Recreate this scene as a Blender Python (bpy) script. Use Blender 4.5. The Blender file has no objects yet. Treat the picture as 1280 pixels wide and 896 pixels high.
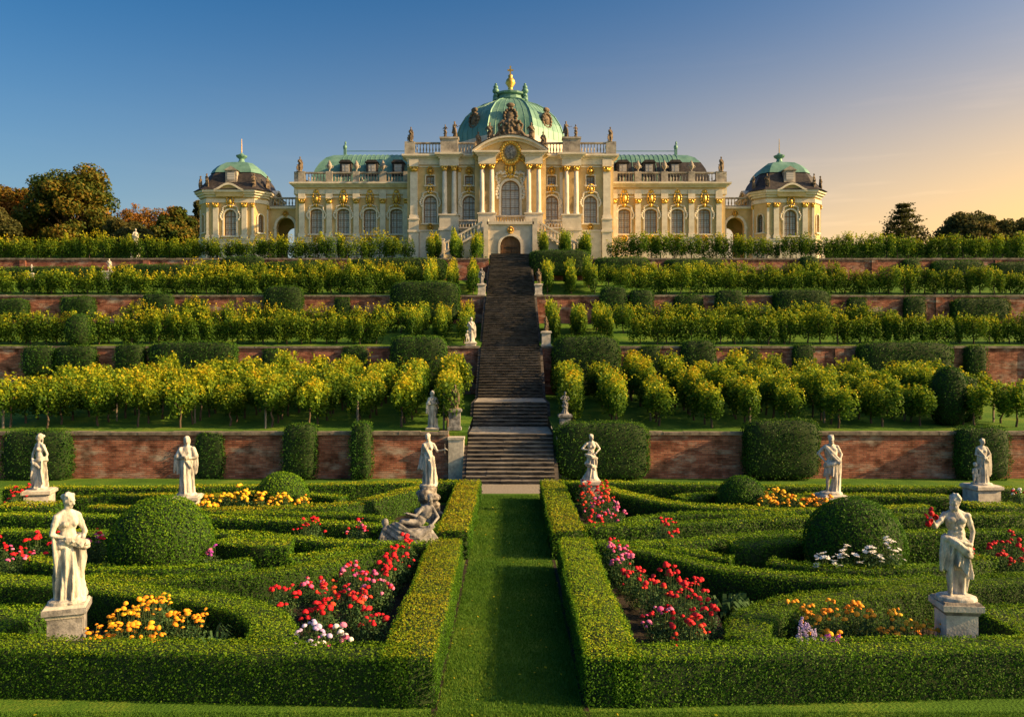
import bpy, bmesh, math, random
import numpy as np
from mathutils import Vector, Matrix, Quaternion
R = math.radians; PI = math.pi
SC = bpy.context.scene; COL = SC.collection

# ------------------------------------------------------------------ camera, sky, sun, exposure
cd = bpy.data.cameras.new('camera'); cam = bpy.data.objects.new('camera', cd); COL.objects.link(cam)
cd.sensor_width = 36.0; cd.lens = 36.0 * 1000 / 1280; cd.clip_start = .1; cd.clip_end = 6000
cam.location = (0, 0, 5.0); cam.rotation_euler = (R(90), 0, 0)
cd.shift_x = 2 / 1280; cd.shift_y = 7 / 1280
SC.camera = cam
AZ, EL = 99.0, 25.0
w = bpy.data.worlds.new('World'); SC.world = w; w.use_nodes = True
nt = w.node_tree; bg = nt.nodes['Background']
sky = nt.nodes.new('ShaderNodeTexSky'); sky.sky_type = 'NISHITA'; sky.sun_disc = False
sky.sun_elevation = R(EL); sky.sun_rotation = R(AZ); sky.altitude = 200
sky.air_density = 1.0; sky.dust_density = 1.0; sky.ozone_density = 5.0
bg.inputs[1].default_value = 0.085
def wn(kind, op=None, a=None, b=None):
    n = nt.nodes.new('ShaderNode' + kind)
    if op: n.operation = op
    for i, v in enumerate((a, b)):
        if v is None: continue
        if hasattr(v, 'is_linked'): nt.links.new(v, n.inputs[i])
        else: n.inputs[i].default_value = v
    return n
# dusk glow: a pale band along the whole horizon and a warm one round the low sun's side of it (by sky direction)
tc = wn('TexCoord'); sp = wn('SeparateXYZ', None, tc.outputs['Generated'])
elv = wn('Math', 'MAXIMUM', sp.outputs[2], 0.0)
def band(width):
    q = wn('Math', 'MULTIPLY', elv.outputs[0], 1.0 / width)
    return wn('Math', 'EXPONENT', wn('Math', 'MULTIPLY', wn('Math', 'MULTIPLY', q.outputs[0], q.outputs[0]).outputs[0], -1.0).outputs[0])
GA = R(78)
dt = wn('VectorMath', 'DOT_PRODUCT', tc.outputs['Generated'], (math.sin(GA), math.cos(GA), 0))
sd = wn('Math', 'MULTIPLY_ADD', dt.outputs['Value'], .5); sd.inputs[2].default_value = .5
sd2 = wn('Math', 'POWER', sd.outputs[0], 3.4)
def scl(fac, col): n = wn('VectorMath', 'SCALE', col); nt.links.new(fac, n.inputs['Scale']); return n
def toward(base, fac, k, col):
    f = wn('Math', 'MULTIPLY', fac, k); f.use_clamp = True
    m = nt.nodes.new('ShaderNodeMix'); m.data_type = 'RGBA'; nt.links.new(f.outputs[0], m.inputs[0]); nt.links.new(base, m.inputs[6]); m.inputs[7].default_value = (*col, 1); return m.outputs[2]
deep = wn('VectorMath', 'MULTIPLY', sky.outputs[0], (.09, .50, .66))
s1 = toward(deep.outputs[0], band(.24).outputs[0], .80, (2.2, 2.9, 2.55))
s2 = toward(s1, wn('Math', 'MULTIPLY', band(.24).outputs[0], sd2.outputs[0]).outputs[0], 2.6, (6.6, 4.1, 1.7))
# a few thin cloud streaks low on the warm side
mpc = wn('Mapping', None, tc.outputs['Generated']); mpc.inputs['Scale'].default_value = (3, 3, 38)
cn = wn('TexNoise', None, mpc.outputs[0]); cn.inputs['Scale'].default_value = 1.6; cn.inputs['Detail'].default_value = 5
cm = wn('MapRange', None, cn.outputs['Fac']); cm.inputs[1].default_value = .56; cm.inputs[2].default_value = .74
cl = wn('Math', 'MULTIPLY', cm.outputs[0], wn('Math', 'MULTIPLY', band(.2).outputs[0], sd2.outputs[0]).outputs[0])
g3 = scl(cl.outputs[0], (3.4, 2.2, 1.2))
sv = (math.sin(R(AZ)) * math.cos(R(EL)), math.cos(R(AZ)) * math.cos(R(EL)), math.sin(R(EL)))   # glow added round the out-of-view sun as soft fill light
au = wn('VectorMath', 'DOT_PRODUCT', tc.outputs['Generated'], sv)
au1 = wn('Math', 'MULTIPLY_ADD', au.outputs['Value'], .5); au1.inputs[2].default_value = .5
g4 = scl(wn('Math', 'POWER', au1.outputs[0], 12.0).outputs[0], (14.0, 11.0, 6.5))
ad3 = wn('VectorMath', 'ADD', wn('VectorMath', 'ADD', s2, g3.outputs[0]).outputs[0], g4.outputs[0])
nt.links.new(ad3.outputs[0], bg.inputs[0])
sl = bpy.data.lights.new('sun', 'SUN'); sl.energy = 4.9; sl.angle = R(0.6); sl.color = (1.0, .64, .28)
so = bpy.data.objects.new('sun', sl); COL.objects.link(so); so.location = (60, -20, 60)
sdir = Vector((math.sin(R(AZ)) * math.cos(R(EL)), math.cos(R(AZ)) * math.cos(R(EL)), math.sin(R(EL))))
so.rotation_euler = sdir.to_track_quat('Z', 'Y').to_euler()
SC.view_settings.view_transform = 'Standard'; SC.view_settings.look = 'None'
SC.view_settings.exposure = 1.1; SC.view_settings.gamma = 1.0; SC.view_settings.use_curve_mapping = False
SC.cycles.max_bounces = 6; SC.cycles.diffuse_bounces = 3; SC.cycles.transmission_bounces = 3; SC.cycles.transparent_max_bounces = 4
SC.cycles.use_denoising = True

# ------------------------------------------------------------------ helpers
def tag(o, label=None, cat=None, group=None, kind=None):
    if label: o['label'] = label
    if cat: o['category'] = cat
    if group: o['group'] = group
    if kind: o['kind'] = kind
    return o
def empty(name, loc, label, cat, group=None, rz=0):
    o = bpy.data.objects.new(name, None); COL.objects.link(o); o.location = loc; o.rotation_euler = (0, 0, rz)
    o.empty_display_size = .2
    return tag(o, label, cat, group)
def link(name, me, parent=None, loc=None, rz=0, sc=None):
    o = bpy.data.objects.new(name, me); COL.objects.link(o)
    if parent: o.parent = parent
    if loc is not None: o.location = loc
    if rz: o.rotation_euler = (0, 0, rz)
    if sc is not None: o.scale = sc if hasattr(sc, '__len__') else (sc, sc, sc)
    return o
def sm(me, on=True):
    me.polygons.foreach_set('use_smooth', [on] * len(me.polygons)); return me

class MB:
    def __init__(s): s.v = []; s.f = []; s.m = []; s.mi = 0; s.xf = None; s.sm = []; s.smooth = False
    def add(s, vs, fs):
        b = len(s.v)
        if s.xf is not None: vs = [tuple(s.xf @ Vector(p)) for p in vs]
        s.v += [tuple(p) for p in vs]
        s.f += [tuple(i + b for i in f) for f in fs]; s.m += [s.mi] * len(fs); s.sm += [s.smooth] * len(fs)
    def box(s, x0, x1, y0, y1, z0, z1):
        s.add([(x0,y0,z0),(x1,y0,z0),(x1,y1,z0),(x0,y1,z0),(x0,y0,z1),(x1,y0,z1),(x1,y1,z1),(x0,y1,z1)],
              [(0,3,2,1),(4,5,6,7),(0,1,5,4),(1,2,6,5),(2,3,7,6),(3,0,4,7)])
    def taper(s, cx, cy, z0, z1, a0, b0, a1, b1):
        s.add([(cx-a0,cy-b0,z0),(cx+a0,cy-b0,z0),(cx+a0,cy+b0,z0),(cx-a0,cy+b0,z0),(cx-a1,cy-b1,z1),(cx+a1,cy-b1,z1),(cx+a1,cy+b1,z1),(cx-a1,cy+b1,z1)],
              [(0,3,2,1),(4,5,6,7),(0,1,5,4),(1,2,6,5),(2,3,7,6),(3,0,4,7)])
    def lathe(s, prof, cx=0, cy=0, n=12, a0=0, caps=True, sx=1, sy=1):
        vs = []; fs = []; k = len(prof)
        for r, z in prof:
            for i in range(n):
                a = a0 + 2 * PI * i / n; vs.append((cx + r * sx * math.cos(a), cy + r * sy * math.sin(a), z))
        for j in range(k - 1):
            for i in range(n):
                i2 = (i + 1) % n; fs.append((j*n+i, j*n+i2, (j+1)*n+i2, (j+1)*n+i))
        if caps: fs.append(tuple(range(n))[::-1]); fs.append(tuple((k-1)*n + i for i in range(n)))
        s.add(vs, fs)
    def ell(s, c, r, n=10, m=7, q=None):
        vs = []; fs = []
        c = Vector(c)
        def T(p):
            p = Vector(p)
            return c + (q @ p if q else p)
        vs.append(T((0, 0, -r[2])))
        for j in range(1, m):
            t = PI * j / m - PI / 2
            for i in range(n):
                a = 2 * PI * i / n; vs.append(T((r[0]*math.cos(t)*math.cos(a), r[1]*math.cos(t)*math.sin(a), r[2]*math.sin(t))))
        vs.append(T((0, 0, r[2]))); L = len(vs) - 1
        for i in range(n):
            i2 = (i+1) % n; fs.append((0, 1+i2, 1+i)); fs.append((L, 1+(m-2)*n+i, 1+(m-2)*n+i2))
            for j in range(m - 2): fs.append((1+j*n+i, 1+j*n+i2, 1+(j+1)*n+i2, 1+(j+1)*n+i))
        s.add(vs, fs)
    def cone(s, p0, r0, p1, r1, n=8):            # round-ended tapered limb
        p0 = Vector(p0); p1 = Vector(p1); d = p1 - p0
        L = d.length
        if L < 1e-5: return
        q = Vector((0, 0, 1)).rotation_difference(d)
        prof = [(r0*.45, -r0*.85), (r0*.85, -r0*.5), (r0, 0), (r0*.66+r1*.34, L*.34), (r0*.34+r1*.66, L*.66), (r1, L), (r1*.85, L+r1*.5), (r1*.45, L+r1*.85)]
        vs = []; fs = []; k = len(prof)
        for r, z in prof:
            for i in range(n):
                a = 2*PI*i/n; vs.append(p0 + q @ Vector((r*math.cos(a), r*math.sin(a), z)))
        for j in range(k-1):
            for i in range(n):
                i2 = (i+1) % n; fs.append((j*n+i, j*n+i2, (j+1)*n+i2, (j+1)*n+i))
        fs.append(tuple(range(n))[::-1]); fs.append(tuple((k-1)*n+i for i in range(n)))
        s.add(vs, fs)
    def tube(s, pts, rad, n=6):
        for i in range(len(pts)-1):
            r0 = rad[i] if hasattr(rad, '__len__') else rad; r1 = rad[i+1] if hasattr(rad, '__len__') else rad
            s.cone(pts[i], r0, pts[i+1], r1, n)
    def prism(s, pts, y0, y1):                  # polygon in xz extruded along y
        n = len(pts); vs = [(x, y0, z) for x, z in pts] + [(x, y1, z) for x, z in pts]
        s.add(vs, [tuple(range(n)), tuple(range(2*n-1, n-1, -1))] + [(i, i+n, (i+1) % n + n, (i+1) % n) for i in range(n)])
    def mesh(s, name, mats):
        me = bpy.data.meshes.new(name); me.from_pydata(s.v, [], s.f)
        for m in (mats if isinstance(mats, (list, tuple)) else [mats]): me.materials.append(m)
        me.polygons.foreach_set('material_index', s.m); me.polygons.foreach_set('use_smooth', s.sm)
        bm = bmesh.new(); bm.from_mesh(me); bmesh.ops.recalc_face_normals(bm, faces=bm.faces); bm.to_mesh(me); bm.free()
        me.update(); return me
    def build(s, name, mats, parent=None, loc=None, rz=0):
        return link(name, s.mesh(name, mats), parent, loc, rz)

def new_mat(name):
    m = bpy.data.materials.new(name); m.use_nodes = True; t = m.node_tree
    return m, t, t.nodes['Principled BSDF']
def N(t, kind, **kw):
    n = t.nodes.new('ShaderNode' + kind)
    for k, v in kw.items():
        if isinstance(k, str) and k in n.inputs: n.inputs[k].default_value = v
        else: setattr(n, k, v)
    return n
def ramp(t, stops, fac=None):
    r = t.nodes.new('ShaderNodeValToRGB'); e = r.color_ramp.elements
    while len(e) < len(stops): e.new(.5)
    for el, (p, c) in zip(e, stops): el.position = p; el.color = (*c, 1)
    if fac is not None: t.links.new(fac, r.inputs[0])
    return r
def noisy(name, c0, c1, scale=2.0, rough=.8, metal=0.0, bump=.2, bscale=20, detail=6, stretch=None, spec=.3, lo=.35, hi=.65, bdist=.02):
    m, t, b = new_mat(name)
    tc = N(t, 'TexCoord'); src = tc.outputs['Object']
    if stretch:
        mp = N(t, 'Mapping'); mp.inputs['Scale'].default_value = stretch; t.links.new(src, mp.inputs[0]); src = mp.outputs[0]
    n = N(t, 'TexNoise'); n.inputs['Scale'].default_value = scale; n.inputs['Detail'].default_value = detail; n.inputs['Roughness'].default_value = .65
    t.links.new(src, n.inputs['Vector'])
    r = ramp(t, [(lo, c0), (hi, c1)], n.outputs['Fac']); t.links.new(r.outputs[0], b.inputs['Base Color'])
    b.inputs['Roughness'].default_value = rough; b.inputs['Metallic'].default_value = metal; b.inputs['Specular IOR Level'].default_value = spec
    if bump:
        n2 = N(t, 'TexNoise'); n2.inputs['Scale'].default_value = bscale; n2.inputs['Detail'].default_value = 5
        t.links.new(src, n2.inputs['Vector'])
        bp = N(t, 'Bump'); bp.inputs['Strength'].default_value = bump; bp.inputs['Distance'].default_value = bdist
        t.links.new(n2.outputs['Fac'], bp.inputs['Height']); t.links.new(bp.outputs[0], b.inputs['Normal'])
    return m

def leaf_mat(name, stops, trans=.3, val=.15):
    m, t, b = new_mat(name)
    a = N(t, 'Attribute'); a.attribute_name = 'tint'
    r = ramp(t, stops, a.outputs['Fac'])
    oi = N(t, 'ObjectInfo'); mr = N(t, 'MapRange'); mr.inputs[3].default_value = 1 - val; mr.inputs[4].default_value = 1 + val
    t.links.new(oi.outputs['Random'], mr.inputs[0])
    hs = N(t, 'HueSaturation'); t.links.new(r.outputs[0], hs.inputs['Color']); t.links.new(mr.outputs[0], hs.inputs['Value'])
    t.links.new(hs.outputs[0], b.inputs['Base Color']); b.inputs['Roughness'].default_value = .55; b.inputs['Specular IOR Level'].default_value = .10
    tr = N(t, 'BsdfTranslucent'); t.links.new(hs.outputs[0], tr.inputs[0])
    mx = N(t, 'MixShader'); mx.inputs[0].default_value = trans
    t.links.new(b.outputs[0], mx.inputs[1]); t.links.new(tr.outputs[0], mx.inputs[2])
    t.links.new(mx.outputs[0], t.nodes['Material Output'].inputs[0])
    return m

M = {}
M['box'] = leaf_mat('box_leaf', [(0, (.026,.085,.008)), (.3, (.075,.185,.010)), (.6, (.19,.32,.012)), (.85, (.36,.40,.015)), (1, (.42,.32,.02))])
M['core'] = noisy('hedge_core', (.010,.024,.006), (.025,.050,.010), 9, .9, bump=.6, bscale=30)
M['ivy'] = leaf_mat('ivy_leaf', [(0, (.018,.065,.011)), (.4, (.05,.13,.015)), (.75, (.15,.23,.016)), (1, (.28,.26,.02))])
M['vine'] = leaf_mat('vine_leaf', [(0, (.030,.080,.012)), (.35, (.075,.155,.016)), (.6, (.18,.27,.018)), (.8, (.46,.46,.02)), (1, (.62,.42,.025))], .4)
M['tree'] = leaf_mat('tree_leaf', [(0, (.025,.06,.012)), (.4, (.075,.105,.017)), (.7, (.21,.145,.02)), (1, (.27,.105,.02))], .3)
M['dark_tree'] = leaf_mat('dark_leaf', [(0, (.05,.065,.022)), (.5, (.11,.115,.035)), (1, (.22,.15,.04))], .4)
M['plant'] = leaf_mat('plant_leaf', [(0, (.03,.085,.028)), (.5, (.075,.15,.05)), (1, (.18,.22,.05))], .3)
M['bark'] = noisy('bark', (.05,.035,.022), (.13,.095,.065), 6, .95, bump=.8, bscale=18, stretch=(1, 1, .25))
M['stake'] = noisy('grey_wood', (.13,.11,.09), (.24,.21,.17), 7, .9, bump=.5, stretch=(1, 1, .15))
M['stone'] = noisy('statue_stone', (.19,.18,.165), (.64,.61,.54), 6.5, .8, bump=.4, bscale=45, lo=.36, hi=.60, stretch=(1, 1, .3))
M['grey_stone'] = noisy('weathered_stone', (.075,.075,.078), (.36,.35,.34), 5, .85, bump=.5, bscale=30, lo=.36, hi=.64)
M['dark_stone'] = noisy('soot_stone', (.05,.04,.032), (.24,.18,.12), 3, .85, bump=.5, bscale=25)
M['pale_stone'] = noisy('pedestal_stone', (.28,.26,.23), (.60,.56,.48), 3.5, .85, bump=.35, bscale=30, lo=.3, hi=.6)
M['cap_stone'] = noisy('cap_stone', (.10,.09,.08), (.34,.30,.25), 5, .9, bump=.5, bscale=25)
M['plaster'] = noisy('cream_plaster', (.55,.38,.165), (.70,.52,.26), .9, .85, bump=.1, bscale=12)
M['trim'] = noisy('pale_trim', (.58,.51,.40), (.78,.71,.58), 1.3, .8, bump=.12, bscale=14)
M['base'] = noisy('plinth_stone', (.50,.44,.34), (.68,.61,.49), 1.4, .85, bump=.3, bscale=10)
M['balus'] = noisy('balustrade_stone', (.18,.16,.14), (.50,.45,.38), 1.2, .9, bump=.3, bscale=14)
M['gold'] = noisy('gilding', (.50,.28,.04), (.83,.55,.13), 4, .36, .65, bump=.3, bscale=22)
M['copper'] = noisy('green_copper', (.075,.19,.155), (.19,.35,.28), .9, .48, .15, bump=.1, bscale=8, stretch=(1, 1, .3), lo=.3, hi=.7)
M['slate'] = noisy('dark_slate', (.020,.018,.019), (.065,.055,.050), 3, .6, bump=.4, bscale=16)
M['frame'] = noisy('brown_frame', (.16,.10,.055), (.30,.20,.11), 6, .6, bump=0)
M['door'] = noisy('oak_door', (.14,.07,.03), (.30,.16,.07), 3, .6, bump=.5, stretch=(6, 1, .4))
M['iron'] = noisy('dark_iron', (.02,.018,.016), (.05,.045,.04), 6, .5, .5, bump=0)
M['paint_white'] = noisy('pale_pole', (.55,.5,.4), (.65,.6,.5), 6, .5, bump=0)
M['rock'] = noisy('rock', (.07,.065,.06), (.40,.36,.31), 6, .9, bump=.8, bscale=16, lo=.38, hi=.66)
M['soil'] = noisy('soil', (.012,.009,.006), (.045,.032,.02), 8, .95, bump=.9, bscale=24)
M['gravel'] = noisy('gravel', (.16,.14,.11), (.33,.30,.25), 14, .95, bump=.6, bscale=50)

def glass_mat():
    m, t, b = new_mat('window_glass')
    tc = N(t, 'TexCoord'); wv = N(t, 'TexWave'); wv.bands_direction = 'Z'; wv.inputs['Scale'].default_value = 1.3; wv.inputs['Distortion'].default_value = 1.5
    t.links.new(tc.outputs['Object'], wv.inputs['Vector'])
    r = ramp(t, [(.2, (.36,.35,.33)), (.7, (.50,.48,.44))], wv.outputs['Fac']); t.links.new(r.outputs[0], b.inputs['Base Color'])
    b.inputs['Roughness'].default_value = .22; b.inputs['Specular IOR Level'].default_value = .5
    return m
M['glass'] = glass_mat()

def grass_mat():
    m, t, b = new_mat('grass_ground')
    tc = N(t, 'TexCoord')
    n1 = N(t, 'TexNoise'); n1.inputs['Scale'].default_value = .45; n1.inputs['Detail'].default_value = 8; n1.inputs['Roughness'].default_value = .7
    n2 = N(t, 'TexNoise'); n2.inputs['Scale'].default_value = 22; n2.inputs['Detail'].default_value = 4
    for n in (n1, n2): t.links.new(tc.outputs['Object'], n.inputs['Vector'])
    mx = N(t, 'Math', operation='MULTIPLY_ADD'); t.links.new(n2.outputs['Fac'], mx.inputs[0]); mx.inputs[1].default_value = .55; t.links.new(n1.outputs['Fac'], mx.inputs[2])
    r = ramp(t, [(.50, (.026,.072,.010)), (.78, (.066,.150,.016)), (1.0, (.17,.23,.03))], mx.outputs[0])
    t.links.new(r.outputs[0], b.inputs['Base Color']); b.inputs['Roughness'].default_value = .9; b.inputs['Specular IOR Level'].default_value = .1
    bp = N(t, 'Bump'); bp.inputs['Strength'].default_value = .7; bp.inputs['Distance'].default_value = .04
    t.links.new(n2.outputs['Fac'], bp.inputs['Height']); t.links.new(bp.outputs[0], b.inputs['Normal'])
    return m
M['grass'] = grass_mat()
M['blade'] = leaf_mat('grass_blade', [(0, (.032,.088,.010)), (.5, (.072,.165,.015)), (1, (.18,.25,.03))], .3)

def brick_mat():
    m, t, b = new_mat('old_brick')
    tc = N(t, 'TexCoord'); sx = N(t, 'SeparateXYZ'); t.links.new(tc.outputs['Object'], sx.inputs[0])
    ad = N(t, 'Math', operation='ADD'); t.links.new(sx.outputs[0], ad.inputs[0]); t.links.new(sx.outputs[1], ad.inputs[1])
    cx = N(t, 'CombineXYZ'); t.links.new(ad.outputs[0], cx.inputs[0]); t.links.new(sx.outputs[2], cx.inputs[1])
    n0 = N(t, 'TexNoise'); n0.inputs['Scale'].default_value = 3; t.links.new(cx.outputs[0], n0.inputs['Vector'])
    ma = N(t, 'VectorMath', operation='MULTIPLY_ADD'); t.links.new(n0.outputs['Color'], ma.inputs[0]); ma.inputs[1].default_value = (.05, .05, 0); t.links.new(cx.outputs[0], ma.inputs[2])
    br = N(t, 'TexBrick'); br.inputs['Scale'].default_value = 1; br.inputs['Brick Width'].default_value = .30; br.inputs['Row Height'].default_value = .085
    br.inputs['Mortar Size'].default_value = .012; br.inputs['Mortar Smooth'].default_value = .3; br.inputs['Bias'].default_value = -.1
    br.inputs['Color1'].default_value = (.29,.095,.06,1); br.inputs['Color2'].default_value = (.54,.23,.145,1); br.inputs['Mortar'].default_value = (.17,.125,.10,1)
    t.links.new(ma.outputs[0], br.inputs['Vector'])
    mp = N(t, 'Mapping'); mp.inputs['Scale'].default_value = (.5, 1.6, 1); t.links.new(cx.outputs[0], mp.inputs[0])
    n1 = N(t, 'TexNoise'); n1.inputs['Scale'].default_value = .9; n1.inputs['Detail'].default_value = 9; n1.inputs['Roughness'].default_value = .72; t.links.new(mp.outputs[0], n1.inputs['Vector'])
    rp = ramp(t, [(.52, (0,0,0)), (.64, (1,1,1))], n1.outputs['Fac'])
    m1 = N(t, 'Mix', data_type='RGBA'); t.links.new(rp.outputs[0], m1.inputs[0]); t.links.new(br.outputs['Color'], m1.inputs[6]); m1.inputs[7].default_value = (.46,.36,.29,1)
    n2 = N(t, 'TexNoise'); n2.inputs['Scale'].default_value = 1.7; n2.inputs['Detail'].default_value = 8; t.links.new(cx.outputs[0], n2.inputs['Vector'])
    r2 = ramp(t, [(.30, (.30,.27,.25)), (.55, (1,1,1))], n2.outputs['Fac'])
    m2 = N(t, 'Mix', data_type='RGBA', blend_type='MULTIPLY'); m2.inputs[0].default_value = 1; t.links.new(m1.outputs[2], m2.inputs[6]); t.links.new(r2.outputs[0], m2.inputs[7])
    t.links.new(m2.outputs[2], b.inputs['Base Color']); b.inputs['Roughness'].default_value = .92; b.inputs['Specular IOR Level'].default_value = .15
    h = N(t, 'Math', operation='MULTIPLY_ADD'); t.links.new(br.outputs['Fac'], h.inputs[0]); h.inputs[1].default_value = -.6; t.links.new(n1.outputs['Fac'], h.inputs[2])
    bp = N(t, 'Bump'); bp.inputs['Strength'].default_value = .9; bp.inputs['Distance'].default_value = .03
    t.links.new(h.outputs[0], bp.inputs['Height']); t.links.new(bp.outputs[0], b.inputs['Normal'])
    return m
M['brick'] = brick_mat()
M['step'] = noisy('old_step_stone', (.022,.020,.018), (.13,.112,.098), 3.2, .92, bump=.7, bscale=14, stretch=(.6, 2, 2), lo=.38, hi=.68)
M['tread'] = noisy('worn_lit_tread_stone', (.07,.063,.056), (.30,.27,.235), 2.6, .92, bump=.6, bscale=14, stretch=(.5, 2, 2), lo=.36, hi=.66)  # worn stone, paler than the risers: lit tread edges put into its colour
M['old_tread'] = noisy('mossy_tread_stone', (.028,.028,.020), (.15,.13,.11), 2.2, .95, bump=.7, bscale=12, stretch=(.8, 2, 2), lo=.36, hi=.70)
M['landing'] = noisy('landing_stone', (.20,.18,.15), (.42,.38,.32), 3, .9, bump=.4, bscale=16)
M['coping'] = noisy('coping_stone', (.10,.085,.07), (.30,.25,.20), 2.5, .92, bump=.6, bscale=12)

def flower_mat(name, c, c2):
    m, t, b = new_mat(name)
    oi = N(t, 'ObjectInfo'); r = ramp(t, [(0, c), (1, c2)], oi.outputs['Random']); t.links.new(r.outputs[0], b.inputs['Base Color'])
    b.inputs['Roughness'].default_value = .6; b.inputs['Specular IOR Level'].default_value = .2
    return m
FC = dict(red=((.50,.006,.012), (.62,.02,.03)), pink=((.60,.05,.22), (.68,.22,.36)), white=((.78,.78,.74), (.8,.76,.72)), orange=((.80,.26,.012), (.78,.36,.02)),
          yellow=((.78,.42,.015), (.80,.50,.03)), lavender=((.40,.30,.58), (.55,.48,.68)), purple=((.32,.03,.38), (.42,.05,.45)), scarlet=((.66,.035,.02), (.72,.09,.03)))
for k, (a, b) in FC.items(): M['f_' + k] = flower_mat('petals_' + k, a, b)

# ------------------------------------------------------------------ leaf clouds
rng = np.random.default_rng(11); random.seed(5)
def unit(a): return a / np.maximum(np.linalg.norm(a, axis=1, keepdims=True), 1e-6)
def leaf_quads(P, Nn, size, spread=.6, asp=.62, fold=.12):
    n = len(P); nn = unit(Nn + spread * rng.normal(size=(n, 3)))
    t = unit(np.cross(nn, rng.normal(size=(n, 3)))); b = np.cross(nn, t)
    s = (size * (.7 + .6 * rng.random(n)))[:, None] * .5
    V = np.stack([P - t*s, P + b*s*asp + nn*s*fold, P + t*s, P - b*s*asp + nn*s*fold], 1)
    return V.reshape(-1, 3)
def cloud_mesh(name, V, tint, mats, core=None):
    """leaf quads (4 verts each) plus an optional MB core; first material is the leaf, second the core"""
    nq = len(V) // 4
    cv = np.array(core.v, dtype=np.float64).reshape(-1, 3) if core else np.zeros((0, 3))
    allv = np.concatenate([V, cv]); me = bpy.data.meshes.new(name)
    me.vertices.add(len(allv)); me.vertices.foreach_set('co', allv.astype(np.float32).ravel())
    li = list(np.arange(nq*4)); sizes = np.full(nq, 4); mi = np.zeros(nq, dtype=np.int32)
    if core:
        for f in core.f: li.extend(i + nq*4 for i in f)
        sizes = np.concatenate([sizes, [len(f) for f in core.f]]); mi = np.concatenate([mi, np.ones(len(core.f), dtype=np.int32)])
    starts = np.concatenate([[0], np.cumsum(sizes)[:-1]])
    me.loops.add(len(li)); me.loops.foreach_set('vertex_index', np.array(li, dtype=np.int32))
    me.polygons.add(len(sizes)); me.polygons.foreach_set('loop_start', starts.astype(np.int32)); me.polygons.foreach_set('loop_total', sizes.astype(np.int32))
    me.polygons.foreach_set('material_index', mi.astype(np.int32))
    for m in mats: me.materials.append(m)
    at = me.attributes.new('tint', 'FLOAT', 'POINT')
    at.data.foreach_set('value', np.concatenate([np.repeat(np.clip(tint, 0, 1), 4), np.zeros(len(cv))]).astype(np.float32))
    me.update(calc_edges=True); me.validate(); return me
def fbm(p, k=1.0, seed=0):
    a = np.zeros(len(p)); r = np.random.default_rng(seed)
    for i in range(6):
        d = r.normal(size=3); d /= np.linalg.norm(d); a += np.sin(p @ d * k * (1.0 + .7*i) + r.random()*6.28) / (1 + .5*i)
    return a / 3
def resample(pts, step):
    pts = [Vector((*p, 0)) for p in pts]
    if len(pts) > 2:
        out = []
        q = [pts[0]*2 - pts[1]] + pts + [pts[-1]*2 - pts[-2]]
        for i in range(1, len(q)-2):
            for k in range(8):
                t = k/8; a, b, c, d = q[i-1], q[i], q[i+1], q[i+2]
                out.append(.5*((2*b) + (c-a)*t + (2*a-5*b+4*c-d)*t*t + (3*b-a-3*c+d)*t**3))
        out.append(pts[-1]); pts = out
    return [(p.x, p.y) for p in pts]
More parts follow.
